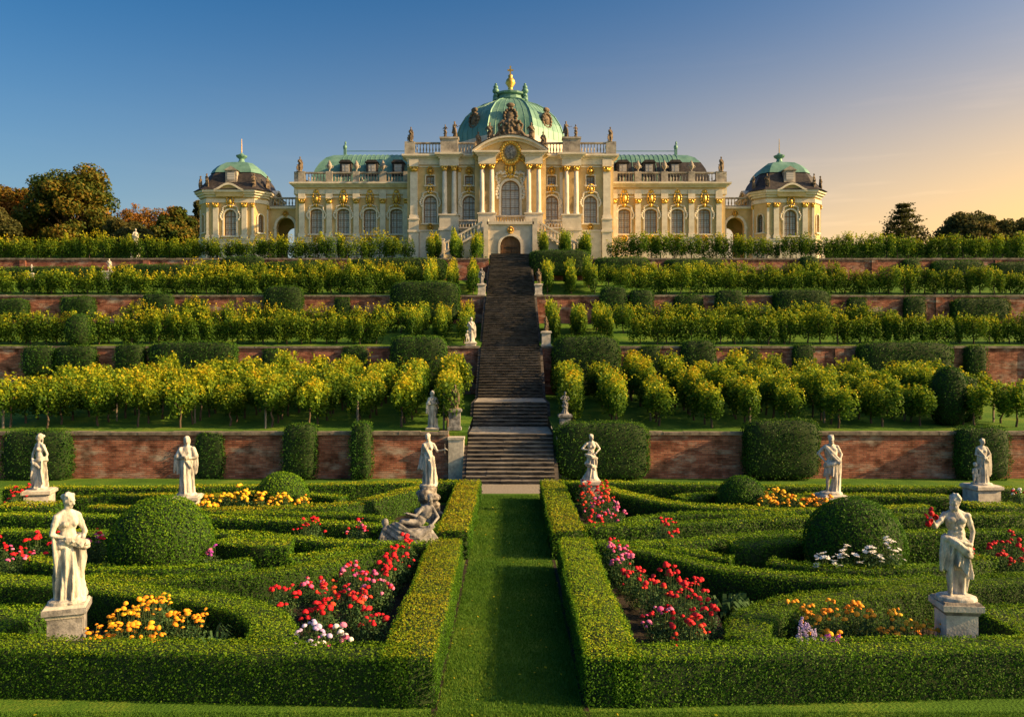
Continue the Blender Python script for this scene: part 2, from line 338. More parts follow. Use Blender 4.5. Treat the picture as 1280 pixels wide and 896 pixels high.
def strip_hedge(pts, width, h, size, label, warm=0.0, name='box_hedge', group='clipped box hedges of the parterre'):
    pl = np.array(resample(pts, .3)); seg = np.diff(pl, axis=0); L = np.linalg.norm(seg, axis=1); cum = np.concatenate([[0], np.cumsum(L)]); T = cum[-1]
    def at(u):
        i = np.clip(np.searchsorted(cum, u, side='right') - 1, 0, len(L)-1); f = ((u - cum[i]) / L[i])[:, None]
        p = pl[i] + seg[i]*f
        tan = np.gradient(pl, axis=0); tan = tan / np.linalg.norm(tan, axis=1, keepdims=True)
        tt = tan[i]*(1-f) + tan[i+1]*f; tt /= np.linalg.norm(tt, axis=1, keepdims=True)
        return p, tt, np.stack([-tt[:, 1], tt[:, 0]], 1)
    # core
    core = MB(); k = len(pl); u = cum; p, tt, nn = at(np.clip(u, 0, T-1e-6))
    hh = h - .055 - rng.random()*.012; wv = width/2 - .05
    sec = [(-wv, 0), (-wv, hh-.06), (-wv+.06, hh), (wv-.06, hh), (wv, hh-.06), (wv, 0)]
    vs = []; 
    for i in range(k):
        e = .05 if i == 0 else (-.05 if i == k-1 else 0)
        for a, z in sec: vs.append((p[i, 0] + nn[i, 0]*a + tt[i, 0]*e, p[i, 1] + nn[i, 1]*a + tt[i, 1]*e, z))
    fs = [tuple(range(6)), tuple((k-1)*6 + i for i in range(6))[::-1]]
    for i in range(k-1):
        for j in range(5): fs.append((i*6+j, (i+1)*6+j, (i+1)*6+j+1, i*6+j+1))
    core.add(vs, fs)
    dens = 1.35 / (size*size*.62)
    Ps = []; Ns = []; tb = []
    def put(uu, lat, z, nl, nz, ntn, top):
        p, tt, nn = at(uu)
        P = np.concatenate([p + nn*lat[:, None], z[:, None]], 1); Nv = np.concatenate([nn*nl[:, None] + tt*ntn[:, None], nz[:, None]], 1)
        Ps.append(P); Ns.append(Nv); tb.append(top)
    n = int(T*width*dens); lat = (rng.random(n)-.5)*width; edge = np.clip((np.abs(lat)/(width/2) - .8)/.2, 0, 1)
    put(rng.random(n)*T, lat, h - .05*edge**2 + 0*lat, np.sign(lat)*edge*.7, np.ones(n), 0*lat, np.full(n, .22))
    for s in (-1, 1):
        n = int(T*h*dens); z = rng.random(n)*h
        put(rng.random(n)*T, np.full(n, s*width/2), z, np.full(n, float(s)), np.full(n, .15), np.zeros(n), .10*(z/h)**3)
    for e, s in ((1e-4, -1), (T-1e-4, 1)):
        n = int(width*h*dens); z = rng.random(n)*h
        put(np.full(n, e), (rng.random(n)-.5)*width, z, np.zeros(n), np.full(n, .15), np.full(n, float(s)), .10*(z/h)**3)
    P = np.concatenate(Ps); Nv = unit(np.concatenate(Ns)); top = np.concatenate(tb)
    P = P + Nv*(.040*fbm(P, 2.3, 3) + .026*fbm(P, 9, 4) - .012 + .02*rng.normal(size=len(P)) + .05*(rng.random(len(P)) > .975)*rng.random(len(P)))[:, None]
    P[:, 2] = np.maximum(P[:, 2], .012)
    tint = .10 + top*1.75 + warm*(top > .15) + .12*fbm(P, 1.3, 8) + .06*fbm(P, 6, 9) + .11*rng.normal(size=len(P))  # tops tinted yellower and sides darker: sunlit and shaded faces put into leaf colour
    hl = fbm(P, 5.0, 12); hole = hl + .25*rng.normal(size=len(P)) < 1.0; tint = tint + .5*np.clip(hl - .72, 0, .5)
    P, Nv, tint = P[hole], Nv[hole], tint[hole]
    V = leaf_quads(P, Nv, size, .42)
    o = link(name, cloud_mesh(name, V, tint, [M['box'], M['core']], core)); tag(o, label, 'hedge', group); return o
def blob_cloud(c, r, size, fn=None, n_mul=1.0, zmin=0.0, square=1.0, tint0=.25, warm=.1, mat='box', rough=1.0, name='x'):
    """closed leafy body: superellipsoid of radii r around c"""
    area = 4*PI*((r[0]*r[1])**1.6/3 + (r[0]*r[2])**1.6/3 + (r[1]*r[2])**1.6/3)**(1/1.6)
    n = int(area*1.5/(size*size*.62)*n_mul)
    d = unit(rng.normal(size=(n, 3)))
    if square != 1.0:
        k = (np.abs(d)**(2*square)).sum(1)**(-1/(2*square)); S = d*k[:, None]
    else: S = d
    rr = np.array(r); P = S*rr; Nv = unit(np.sign(S)*np.abs(S)**(2*square-1)/rr)
    P = P + np.array(c)
    P = P + Nv*(rough*(.05*fbm(P, 2.2, 2) + .03*fbm(P, 8, 5) + .022*rng.normal(size=n) + .07*(rng.random(n) > .97)*rng.random(n)))[:, None]
    keep = P[:, 2] > zmin; P = P[keep]; Nv = Nv[keep]
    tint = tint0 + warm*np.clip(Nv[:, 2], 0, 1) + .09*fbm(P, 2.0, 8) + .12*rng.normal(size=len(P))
    core = MB(); core.smooth = True
    nn, mm = 20, 14; vs = []; fs = []
    for j in range(mm+1):
        t = PI*j/mm - PI/2
        for i in range(nn):
            a = 2*PI*i/nn; dd = np.array([math.cos(t)*math.cos(a), math.cos(t)*math.sin(a), math.sin(t)])
            if square != 1.0: dd = dd*((np.abs(dd)**(2*square)).sum()**(-1/(2*square)))
            q = dd*(rr-.06) + np.array(c); q[2] = max(q[2], zmin); vs.append(tuple(q))
    for j in range(mm):
        for i in range(nn): fs.append((j*nn+i, j*nn+(i+1) % nn, (j+1)*nn+(i+1) % nn, (j+1)*nn+i))
    core.add(vs, fs)
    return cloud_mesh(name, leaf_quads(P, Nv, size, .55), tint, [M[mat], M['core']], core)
ORD = ['first','second','third','fourth','fifth','sixth','seventh','eighth','ninth','tenth','eleventh','twelfth','thirteenth','fourteenth','fifteenth','sixteenth','seventeenth','eighteenth','nineteenth','twentieth','twenty-first','twenty-second','twenty-third','twenty-fourth','twenty-fifth','twenty-sixth','twenty-seventh','twenty-eighth']
# ------------------------------------------------------------------ ground, terraces
YW = [35.0, 51.0, 62.0, 73.0]                    # front faces of the four retaining walls
ZB = [0.0, 3.1, 8.2, 12.7]; ZT = [2.0, 6.1, 10.3, 14.6]
def zter(y):
    if y < 35.2: return 0.0
    seg = [(35.2, 2.0, 51.0, 3.1), (51.2, 6.1, 62.0, 8.2), (62.2, 10.3, 73.0, 12.7), (73.2, 14.6, 82.0, 15.8)]
    for a, za, b, zb in seg:
        if y <= b + .2: return za + (zb-za)*min(max((y-a)/(b-a), 0), 1)
    return 15.8
g = MB(); g.add([(-400,-150,0),(400,-150,0),(400,35.3,0),(-400,35.3,0)], [(0,1,2,3)]); tag(g.build('lawn', M['grass']), kind='structure')
SW = 1.9
for s in (-1, 1):
    prof = [(35.3, 0), (35.31, 2.0), (51.3, 3.1), (51.31, 6.1), (62.3, 8.2), (62.31, 10.3), (73.3, 12.7), (73.31, 14.6), (82, 15.8)]
    g = MB(); xs = [s*SW, s*400]; vs = [(x, y, z) for y, z in prof for x in xs]
    g.add(vs, [(2*i, 2*i+1, 2*i+3, 2*i+2) for i in range(len(prof)-1)]); tag(g.build('terrace_ground', M['grass']), kind='structure')
g = MB(); g.add([(-3000,82,15.8),(3000,82,15.8),(3000,4000,15.8),(-3000,4000,15.8)], [(0,1,2,3)]); tag(g.build('ground', M['grass']), kind='structure')
g = MB(); g.add([(-1.95,30.9,.004),(1.95,30.9,.004),(1.95,33.4,.004),(-1.95,33.4,.004)], [(0,1,2,3)]); tag(g.build('path', M['gravel']), kind='structure')
for s in (-1, 1):
    g = MB(); x0, x1 = sorted((s*1.5, s*18))
    for ya, yb in ((12.1, 19.2), (21.0, 28.4)): g.add([(x0,ya,.004),(x1,ya,.004),(x1,yb,.004),(x0,yb,.004)], [(0,1,2,3)])
    x0, x1 = sorted((s*1.05, s*1.14)); g.add([(x0,11.2,.003),(x1,11.2,.003),(x1,29.6,.003),(x0,29.6,.003)], [(0,1,2,3)])
    tag(g.build('soil', M['soil']), kind='structure')

# ------------------------------------------------------------------ retaining walls
LV = ['lowest', 'second', 'third', 'topmost']
for i in range(4):
    for s in (-1, 1):
        x0, x1 = (2.7 if i == 0 else 1.98), 92.0
        a, b = sorted((s*x0, s*x1))
        e = empty('retaining_wall', (0, YW[i], ZB[i]), f'{LV[i]} old red brick terrace wall {"left" if s < 0 else "right"} of the stone stairs', 'wall', 'brick terrace walls')
        m = MB(); m.box(a, b, 0, .30, -.3 if i else 0, ZT[i]-ZB[i]-.10)
        x = x0 + 7.3
        while x < 60 and i != 0:                 # shallow buttresses
            c = s*x; m.box(c-.28, c+.28, -.10, -.003, -.3, ZT[i]-ZB[i]-.14); x += 9.7 + (x*7 % 3)
        m.build('brickwork', M['brick'], e)
        m = MB(); r = random.Random(i*2+s); x = a
        while x < b:
            l = r.uniform(.7, 1.5); x2 = min(x+l, b); m.box(x, x2-.012, -.07-r.random()*.02, .33, ZT[i]-ZB[i]-.098+r.random()*.004, ZT[i]-ZB[i]+.03+r.random()*.035); x = x2
        m.build('coping', M['coping'], e)
for s in (-1, 1):
    m = MB(); c = s*2.36
    m.box(c-.33, c+.33, 34.7, 35.3, 0, 1.72); m.box(c-.36, c+.36, 34.66, 35.28, 1.723, 1.83)
    tag(m.build('stair_pier', M['pale_stone']), f'pale plastered stone pier at the foot of the stairs, {"left" if s < 0 else "right"} side', 'pier')

# ------------------------------------------------------------------ the long stairs
st = empty('stairs', (0, 33.3, 0), 'long weathered stone stairway climbing through the terraces to the palace door', 'stairs')
prof = [(33.3, 0, 35.9, 1.9, 12), (35.9, 1.9, 39.7, 1.9, 0), (39.7, 1.9, 41.4, 3.05, 7), (41.4, 3.05, 46.0, 3.05, 0), (46.0, 3.05, 51.0, 6.1, 19), (51.0, 6.1, 52.4, 6.1, 0),
        (52.4, 6.1, 62.0, 10.3, 27), (62.0, 10.3, 63.2, 10.3, 0), (63.2, 10.3, 77.3, 15.6, 35), (77.3, 15.6, 82.4, 15.82, 0)]
HW = 1.87
for ya, za, yb, zb, n in prof:
    m = MB(); r = random.Random(int(ya*10))
    ya -= 33.3; yb -= 33.3
    if n:
        dy = (yb-ya)/n; dz = (zb-za)/n
        for k in range(n):
            x = -HW
            while x < HW - .01:
                x2 = min(x + r.uniform(.8, 2.0), HW)
                if HW - x2 < .25: x2 = HW
                o = r.uniform(-.022, .014); j = r.uniform(-.035, .02)
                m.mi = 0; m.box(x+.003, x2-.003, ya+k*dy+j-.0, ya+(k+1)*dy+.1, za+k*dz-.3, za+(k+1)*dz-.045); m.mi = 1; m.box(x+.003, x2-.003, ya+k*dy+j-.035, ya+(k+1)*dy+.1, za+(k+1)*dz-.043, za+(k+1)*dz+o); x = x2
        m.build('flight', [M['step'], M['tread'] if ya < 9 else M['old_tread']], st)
    else:
        x = -HW
        while x < HW - .01:
            x2 = min(x + r.uniform(.7, 1.2), HW)
            if HW - x2 < .3: x2 = HW
            y = ya
            while y < yb - .01:
                y2 = min(y + r.uniform(.7, 1.1), yb)
                if yb - y2 < .3: y2 = yb
                m.box(x+.004, x2-.004, y+.004, y2-.004, za-.3, za+r.uniform(-.006, .006)); y = y2
            x = x2
        m.build('landing', M['landing'] if ya < 15 else M['step'], st)
    # masonry below the treads
for s in (-1, 1):
    m = MB(); pts = [(0, -.02)]
    for ya, za, yb, zb, n in prof: pts.append((yb-33.3, zb-.05 if not n else zb-.05))
    pts = [(0, 0)] + [(p[0], p[1]) for p in pts[1:]] + [(49.1, -.1), (0, -.1)]
    x0, x1 = sorted((s*(HW+.002), s*(HW+.16))); vs = [(x0, y, z) for y, z in pts] + [(x1, y, z) for y, z in pts]; n = len(pts)
    m.add(vs, [tuple(range(n)), tuple(range(2*n-1, n-1, -1))] + [(i, (i+1) % n, (i+1) % n + n, i+n) for i in range(n)])
    m.build('stringer_wall', M['step'], st)

# ------------------------------------------------------------------ palace helpers
def wall_open(m, x0, x1, z0, z1, y, t, ops):
    """wall slab x0..x1, front at y, thickness t, with openings (xc, w, zb, ztop, arched); several may share one xc"""
    cols = {}
    for o in ops: cols.setdefault(round(o[0], 3), []).append(o)
    x = x0
    for xc in sorted(cols):
        os_ = sorted(cols[xc], key=lambda o: o[2]); wmax = max(o[1] for o in os_)
        a, b = xc - wmax/2, xc + wmax/2
        m.box(x, a, y, y+t, z0, z1); x = b; zc = z0
        for xo, ww, zb, zt, arch in os_:
            aa, bb = xo-ww/2, xo+ww/2
            m.box(a, b, y, y+t, zc, zb)
            if arch:
                r = ww/2; zs = zt - arch*r; K = 10; pts = [(xo - r*math.cos(PI*i/K), zs + arch*r*math.sin(PI*i/K)) for i in range(K+1)]
                if aa > a + .01: m.box(a, aa, y, y+t, zb, zt+.05); m.box(bb, b, y, y+t, zb, zt+.05)
                ztt = zt + .05
                for i in range(K):
                    (xa, za), (xb, zb2) = pts[i], pts[i+1]
                    m.add([(xa,y,za),(xb,y,zb2),(xb,y,ztt),(xa,y,ztt),(xa,y+t,za),(xb,y+t,zb2),(xb,y+t,ztt),(xa,y+t,ztt)], [(0,1,2,3),(4,7,6,5),(0,4,5,1)])
                zc = ztt
            else:
                if aa > a + .01: m.box(a, aa, y, y+t, zb, zt); m.box(bb, b, y, y+t, zb, zt)
                zc = zt
        m.box(a, b, y, y+t, zc, z1)
    m.box(x, x1, y, y+t, z0, z1)
def arch_pts(w, h, arch, K=12):
    r = w/2
    if not arch: return [(-r, 0), (r, 0), (r, h), (-r, h)]
    zs = h - arch*r
    return [(-r, 0), (r, 0)] + [(r*math.cos(PI*i/K), zs + arch*r*math.sin(PI*i/K)) for i in range(K+1)]
def ring_band(m, w, h, arch, t, y0, y1, bottom=False):
    a = arch_pts(w, h, arch); b = arch_pts(w+2*t, h+t, arch); n = len(a)
    if bottom: b[0] = (b[0][0], -t); b[1] = (b[1][0], -t)
    for i in range(n):
        j = (i+1) % n
        if i == 0 and not bottom: continue
        q = [a[i], a[j], b[j], b[i]]
        m.add([(x, y0, z) for x, z in q] + [(x, y1, z) for x, z in q], [(0,1,2,3),(4,7,6,5),(0,4,5,1),(2,6,7,3),(1,5,6,2),(0,3,7,4)])
WCACHE = {}
def window(parent, x, y, z, w, h, arch=1.0, surround=.16, rz=0, rich=True):
    key = (w, h, arch, surround, rich)
    if key not in WCACHE:
        m = MB(); ring_band(m, w-.2, h-.1, arch, .1, .20, .28, True)
        m.box(-.035, .035, .19, .27, .0, h-.1); zt = h - arch*w/2 - .03
        m.box(-w/2+.1, w/2-.1, .185, .265, zt-.035, zt+.035)
        k = 3 if h > 2 else 2
        for i in range(1, k): m.box(-w/2+.1, w/2-.1, .21, .26, zt*i/k-.018, zt*i/k+.018)
        for s in (-1, 1): m.box(s*w/4-.015, s*w/4+.015, .21, .255, 0, h-.25)
        f = m.mesh('window', M['frame'])
        m = MB(); p = arch_pts(w-.1, h, arch); m.add([(a, .30, b) for a, b in p], [tuple(range(len(p)))]); g = m.mesh('pane', M['glass'])
        m = MB(); ring_band(m, w, h, arch, surround, -.12, -.002)
        m.box(-w/2-surround-.1, w/2+surround+.1, -.2, -.002, -.16, -.004)
        if rich:
            m.smooth = True
            for s in (-1, 1):                   # stucco scrolls
                for i in range(7):
                    a = i/6; m.ell((s*(w/2+surround+.08+.16*math.sin(a*5)), -.1, h*.62 + a*h*.42), (.13, .10, .14), 8, 5)
                for i in range(5): m.ell((s*(.12+i*.15), -.12, h+surround+.32-.05*i), (.13, .10, .10), 8, 5)
        su = m.mesh('surround', M['trim']); WCACHE[key] = (f, g, su)
    f, g, su = WCACHE[key]
    o = link('window', f, parent, (x, y, z), rz); link('pane', g, o); link('surround', su, o)
    return o
def orn_mesh(seed, w, h, mat):
    r = random.Random(seed); m = MB(); m.smooth = True
    m.ell((0, -.05, h*.45), (w*.30, .16, h*.24)); m.ell((0, -.16, h*.47), (w*.17, .1, h*.15)); m.ell((0, -.05, h*.86), (w*.24, .13, h*.12)); m.ell((0, -.08, h*.1), (w*.15, .12, h*.12))
    for s in (-1, 1):
        for i in range(6):
            a = i/5*PI; m.ell((s*(w*.25+w*.22*math.sin(a)), -.04, h*(.12+.74*i/5)), (w*.13, .12, h*.085), 8, 5)
    return m.mesh('cartouche', mat)
ORN = {k: orn_mesh(*k, M['gold']) for k in ((1, .85, 2.1), (2, .8, 1.2), (3, 1.1, 2.2), (4, .6, .8))}
def orn(parent, key, x, y, z, rz=0, name='gilt_ornament'): return link(name, ORN[key], parent, (x, y, z), rz)
def cap_mesh(w, d):
    m = MB(); m.smooth = True; m.taper(0, 0, 0, .42, w*.40, d*.4, w*.56, d*.56)
    for s in (-1, 1):
        m.ell((s*w*.45, -d*.5, .38), (.11, .10, .12), 8, 5); m.ell((s*w*.2, -d*.5, .16), (.10, .08, .16), 8, 5)
    m.ell((0, -d*.52, .25), (.10, .08, .2), 8, 5); m.smooth = False
    m.box(-w*.62, w*.62, -d*.62, d*.62, .46, .55); return m.mesh('capital', M['gold'])
PC = {}
def pilaster(parent, x, y, z0, z1, w=.62, d=.22, rz=0):
    k = (w, d, round(z1-z0, 2))
    if k not in PC:
        H = z1-z0; m = MB(); m.box(-w/2, w/2, -d, 0, .45, H-.55); m.box(-w/2-.1, w/2+.1, -d-.1, 0, 0, .36); m.box(-w/2-.05, w/2+.05, -d-.05, 0, .363, .447)
        PC[k] = (m.mesh('pilaster', M['trim']), cap_mesh(w, d*2))
    p, c = PC[k]; o = link('pilaster', p, parent, (x, y, z0), rz); link('capital', c, o, (0, -d*.5, z1-z0-.55)); return o
CC = {}
def column(parent, x, y, z0, z1, r=.27):
    H = z1-z0
    if H not in CC:
        m = MB(); m.smooth = True
        m.lathe([(r*1.35, 0), (r*1.4, .1), (r*1.15, .16), (r*1.22, .26), (r*1.0, .34), (r*1.0, H*.35), (r*.86, H-.55)], n=16)
        CC[H] = (m.mesh('column', M['trim']), cap_mesh(.56, .56))
    c, k = CC[H]; o = link('column', c, parent, (x, y, z0)); link('capital', k, o, (0, 0, H-.55)); return o
def balustrade(m, p0, p1, z, h, posts=(), step=.34, pw=.35):
    p0 = Vector((*p0, 0)); p1 = Vector((*p1, 0)); d = (p1-p0); L = d.length; q = Matrix.Translation((p0.x, p0.y, z)) @ Matrix.Rotation(math.atan2(d.y, d.x), 4, 'Z')
    old = m.xf; m.xf = q if old is None else old @ q; m.smooth = False
    m.box(0, L, -.16, .16, 0, .15); m.box(0, L, -.18, .18, h-.16, h)
    posts = sorted(posts)
    for c in posts: m.box(c-pw, c+pw, -.24, .24, .003, h+.06)
    n = max(1, int(L/step)); hb = h - .31; m.smooth = True
    for i in range(n):
        x = (i+.5)*L/n
        if any(abs(x-c) < pw + .08 for c in posts): continue
        m.lathe([(.075, .15), (.05, .15+.1*hb), (.095, .15+.35*hb), (.055, .15+.62*hb), (.045, .15+.85*hb), (.075, .15+hb)], cx=x, n=6, caps=False)
    m.smooth = False; m.xf = old
def cornice(m, x0, x1, y, z, d=.5, h=.5, y1=None):
    """stepped cornice whose top is at z+h; y is the wall face"""
    b = y + .3 if y1 is None else y1
    m.box(x0-d*.3, x1+d*.3, y-d*.3, b, z, z+h*.35); m.box(x0-d*.65, x1+d*.65, y-d*.65, b, z+h*.352, z+h*.62); m.box(x0-d, x1+d, y-d, b, z+h*.622, z+h)

# ------------------------------------------------------------------ palace: centre and wings
pal = empty('palace', (0, 88.5, 15.8), 'wide cream and gold baroque palace with a green copper dome above its centre', 'palace')
pal_o = Vector((0, 88.5, 15.8))
def P_(mb, name, mats):                            # palace part built in world numbers
    me = mb.mesh(name, mats); o = link(name, me, pal, (0, -88.5, -15.8)); return o
inv = Vector((0, -88.5, -15.8))
YC, YB = 88.5, 87.7
# centre wall
m = MB(); ops = []
for x in (-8.86, -4.57, 4.57, 8.86): ops += [(x, 1.45, 20.55, 23.6, 1.0), (x, .92, 24.75, 25.8, 0)]
wall_open(m, -11.4, -3.95, 15.8, 27.0, YC, .5, [o for o in ops if o[0] < 0]); wall_open(m, 3.95, 11.4, 15.8, 27.0, YC, .5, [o for o in ops if o[0] > 0])
wall_open(m, -3.9, 3.9, 19.6, 29.0, YB, .6, [(0, 2.0, 21.2, 25.1, 1.0)])
for s in (-1, 1):
    a, b = sorted((s*3.9, s*3.3)); m.box(a, b, YB+.6, YC+.3, 19.6, 27.0)
    a, b = sorted((s*11.4, s*10.9)); m.box(a, b, YC+.5, 106, 15.8, 27.0)
m.box(-10.9, 10.9, 105.5, 106, 15.8, 27.0); m.box(-10.9, 10.9, YC+.5, 105.5, 26.5, 26.98)
m.box(-10.9, 10.9, 89.9, 90.1, 15.8, 26.4)
P_(m, 'wall', M['plaster'])
m = MB()                                          # entablature, belts, cornice
for a, b, y in ((-11.4, -3.95, YC), (3.95, 11.4, YC)):
    m.box(a, b, y-.12, y+.4, 27.003, 27.55); cornice(m, a, b, y, 27.553, .55, .55, 90); m.box(a, b, y-.1, y-.002, 26.72, 26.86)
for c in (-6.72, 6.72): m.box(c-1.05, c+1.05, YC-.75, YC-.122, 26.75, 27.55); cornice(m, c-1.05, c+1.05, YC-.7, 27.556, .5, .56, YC-.2)
for c in (-2.55, 2.55): m.box(c-.95, c+.95, YB-.8, YB-.002, 26.75, 27.6); cornice(m, c-.95, c+.95, YB-.75, 27.603, .45, .5, YB-.003)
for s in (-1, 1):
    c = s*10.65; m.box(c-.5, c+.5, YC-.42, YC-.124, 26.75, 27.5)
# curved pediment over the centre bay
K = 20; hw = 4.15; pts = []
for i in range(K+1):
    t = -1 + 2*i/K; pts.append((t*hw, 28.15 + 1.65*(1 - abs(t)**2.0)))
for i in range(K):
    (xa, za), (xb, zb) = pts[i], pts[i+1]
    for dz0, dz1, dy in ((-.45, -.2, .55), (-.198, .05, .95)):
        m.add([(xa,YB-dy,za+dz0),(xb,YB-dy,zb+dz0),(xb,YB-dy,zb+dz1),(xa,YB-dy,za+dz1),(xa,YB+.5,za+dz0),(xb,YB+.5,zb+dz0),(xb,YB+.5,zb+dz1),(xa,YB+.5,za+dz1)], [(0,1,2,3),(4,7,6,5),(0,4,5,1),(3,2,6,7)])
P_(m, 'cornice', M['trim'])
m = MB(); m.prism([(x, z-.44) for x, z in pts] + [(hw-.4, 27.3), (-hw+.4, 27.3)], YB-.18, YB-.004); P_(m, 'tympanum', M['plaster'])
m = MB()
for i in range(K):
    (xa, za), (xb, zb) = pts[i], pts[i+1]
    m.add([(xa,YB-1.0,za+.053),(xb,YB-1.0,zb+.053),(xb,YB-1.0,zb+.18),(xa,YB-1.0,za+.18),(xa,91,za+.053),(xb,91,zb+.053),(xb,91,zb+.18),(xa,91,za+.18)], [(0,1,2,3),(4,7,6,5),(0,4,5,1),(3,2,6,7)])
P_(m, 'pediment_roof', M['slate'])
for x in (-8.86, -4.57, 4.57, 8.86):
    window(pal, *(Vector((x, YC, 20.55)) + inv), 1.45, 3.05); window(pal, *(Vector((x, YC, 24.75)) + inv), .92, 1.05, 0, .1, rich=False)
    orn(pal, (2, .8, 1.2), x, YC-88.5-.08, 23.75-15.8); orn(pal, (1, .85, 2.1), x, YC-88.5-.08, 25.85-15.8).scale = (.85, 1, .48)
    orn(pal, (4, .6, .8), x, YC-88.5-.1, 19.75-15.8)
window(pal, *(Vector((0, YB, 21.2)) + inv), 2.0, 3.9, 1.0, .26)
orn(pal, (3, 1.1, 2.2), 0, YB-88.5-.1, 25.3-15.8)
m = MB(); m.smooth = True; q = Quaternion((1, 0, 0), R(90))
for i in range(22):
    a = 2*PI*i/22; m.ell((1.0*math.cos(a), YB-.25, 28.1+1.15*math.sin(a)), (.26, .18, .28), 8, 5)
for s in (-1, 1):
    for i in range(5): m.ell((s*(1.15+.22*i), YB-.22, 27.4-.18*i+.1*(i % 2)), (.22, .15, .18), 8, 5)
P_(m, 'gilt_wreath', M['gold'])
m = MB(); m.smooth = True; m.ell((0, YB-.25, 28.1), (.62, .22, .78), 14, 9); m.ell((0, YB-.40, 28.2), (.3, .14, .4), 10, 7); P_(m, 'coat_of_arms', M['grey_stone'])
for s in (-1, 1):                                  # gilded stucco beside the great window
    m = MB(); m.smooth = True
    for i in range(9):
        a = i/8; m.ell((s*(1.42+.14*math.sin(a*9)), YB-.1, 23.2+a*2.6), (.17, .12, .2), 8, 5)
    for i in range(6): m.ell((s*(1.25-.16*i), YB-.1, 25.9+.1*math.sin(i*2)), (.18, .12, .16), 8, 5)
    P_(m, 'stucco_scroll', M['trim'])
for s in (-1, 1):
    for x in (7.24, 6.2): column(pal, s*x, YC-.48-88.5, 21.4-15.8, 26.74-15.8)
    for x in (3.08, 2.02): column(pal, s*x, YB-.48-88.5, 21.4-15.8, 26.74-15.8)
    pilaster(pal, s*10.65, YC-88.5-.003, 21.0-15.8, 26.74-15.8, .8, .3); pilaster(pal, s*5.62, YC-88.5-.003, 21.0-15.8, 26.74-15.8, .34, .1)
for s in (-1, 1):                                  # pedestals of the columns, plinth
    m = MB(); c = s*6.72; m.box(c-1.05, c+1.05, YC-1.0, YC-.003, 15.8, 21.25); m.box(c-1.15, c+1.15, YC-1.1, YC-.004, 21.253, 21.4); m.box(c-1.15, c+1.15, YC-1.1, YC-.004, 19.6, 19.85)
    c = s*2.55; m.box(c-.95, c+.95, YB-1.0, YB-.003, 15.8, 21.25); m.box(c-1.05, c+1.05, YB-1.1, YB-.004, 21.253, 21.4)
    c = s*10.65; m.box(c-.55, c+.55, YC-.5, YC-.003, 15.8, 20.85); m.box(c-.62, c+.62, YC-.58, YC-.004, 20.853, 21.0); m.box(c-.65, c+.65, YC-.6, YC-.004, 19.5, 19.75)
    for a, b in ((7.8, 10.05), (3.95, 5.6)):
        a, b = sorted((s*a, s*b)); m.box(a, b, YC-.2, YC-.003, 15.8, 19.6); m.box(a, b, YC-.28, YC-.004, 19.603, 19.78)
    P_(m, 'plinth', M['base'])
for s in (-1, 1):                                  # roof terrace balustrade
    m = MB(); a, b = sorted((s*3.9, s*11.5)); balustrade(m, (a, YC-.2), (b, YC-.2), 28.12, 1.3, (.4, 4.8) if s < 0 else (2.8, 7.2), pw=.55)
    m.box(s*6.72-.95, s*6.72+.95, YC-.75, YC+.1, 28.13, 29.7); m.box(s*6.72-1.05, s*6.72+1.05, YC-.85, YC+.2, 29.703, 29.9)
    balustrade(m, (s*11.4, YC), (s*11.4, YC+10), 28.12, 1.3, (.3, 9.7))
    P_(m, 'balustrade', M['balus'])
# dome
m = MB(); a0 = R(22.5); k = 1/math.cos(R(22.5))
m.lathe([(6.35*k, 27.0), (6.35*k, 31.0)], 0, 97, 8, a0); P_(m, 'drum', M['trim'])
m = MB(); pr = [(6.3, 31.0), (6.22, 32.07), (5.9, 33.06), (5.25, 34.2), (4.2, 35.3), (3.15, 36.0), (2.0, 36.5)]
fine = []
for i in range(len(pr)-1):
    for j in range(3): t = j/3; fine.append((pr[i][0]*(1-t)+pr[i+1][0]*t, pr[i][1]*(1-t)+pr[i+1][1]*t))
fine.append(pr[-1]); m.lathe([(r*k, z) for r, z in fine], 0, 97, 8, a0)
for f in range(8):                                  # standing seams and hip rolls
    a1, a2 = a0 + f*PI/4, a0 + (f+1)*PI/4
    for j in range(6):
        t = j/6; pp = []
        for r, z in fine:
            r *= k; x = (1-t)*math.cos(a1)+t*math.cos(a2); y = (1-t)*math.sin(a1)+t*math.sin(a2); pp.append((x*(r+.01), 97+y*(r+.01), z))
        m.tube(pp, .10 if j == 0 else .03, 4)
P_(m, 'dome', M['copper'])
m = MB(); m.lathe([(2.2, 36.4), (2.3, 36.6), (1.9, 36.7), (1.75, 37.2), (2.05, 37.3), (2.1, 37.5), (1.2, 37.6), (.9, 37.9), (.3, 38.2)], 0, 97, 16)
m.smooth = True
for s in (-1, 1):
    for y in (-1, 1):
        for z, r in ((36.7, .38), (37.2, .3), (37.7, .42), (38.15, .3), (38.5, .16)): m.ell((s*1.75, 97+y*1.1, z), (r, r, r*.9), 10, 6)
P_(m, 'lantern', M['copper'])
m = MB(); m.smooth = True; m.lathe([(.5, 37.95), (.3, 38.2), (.28, 38.5), (.62, 39.0), (.5, 39.4), (.22, 39.7), (.3, 39.9), (.1, 40.1)], 0, 97, 14)
m.smooth = False; m.box(-.09, .09, 96.92, 97.08, 40.05, 41.1); m.box(-.36, .36, 96.93, 97.07, 40.5, 40.68); P_(m, 'gilt_finial', M['gold'])
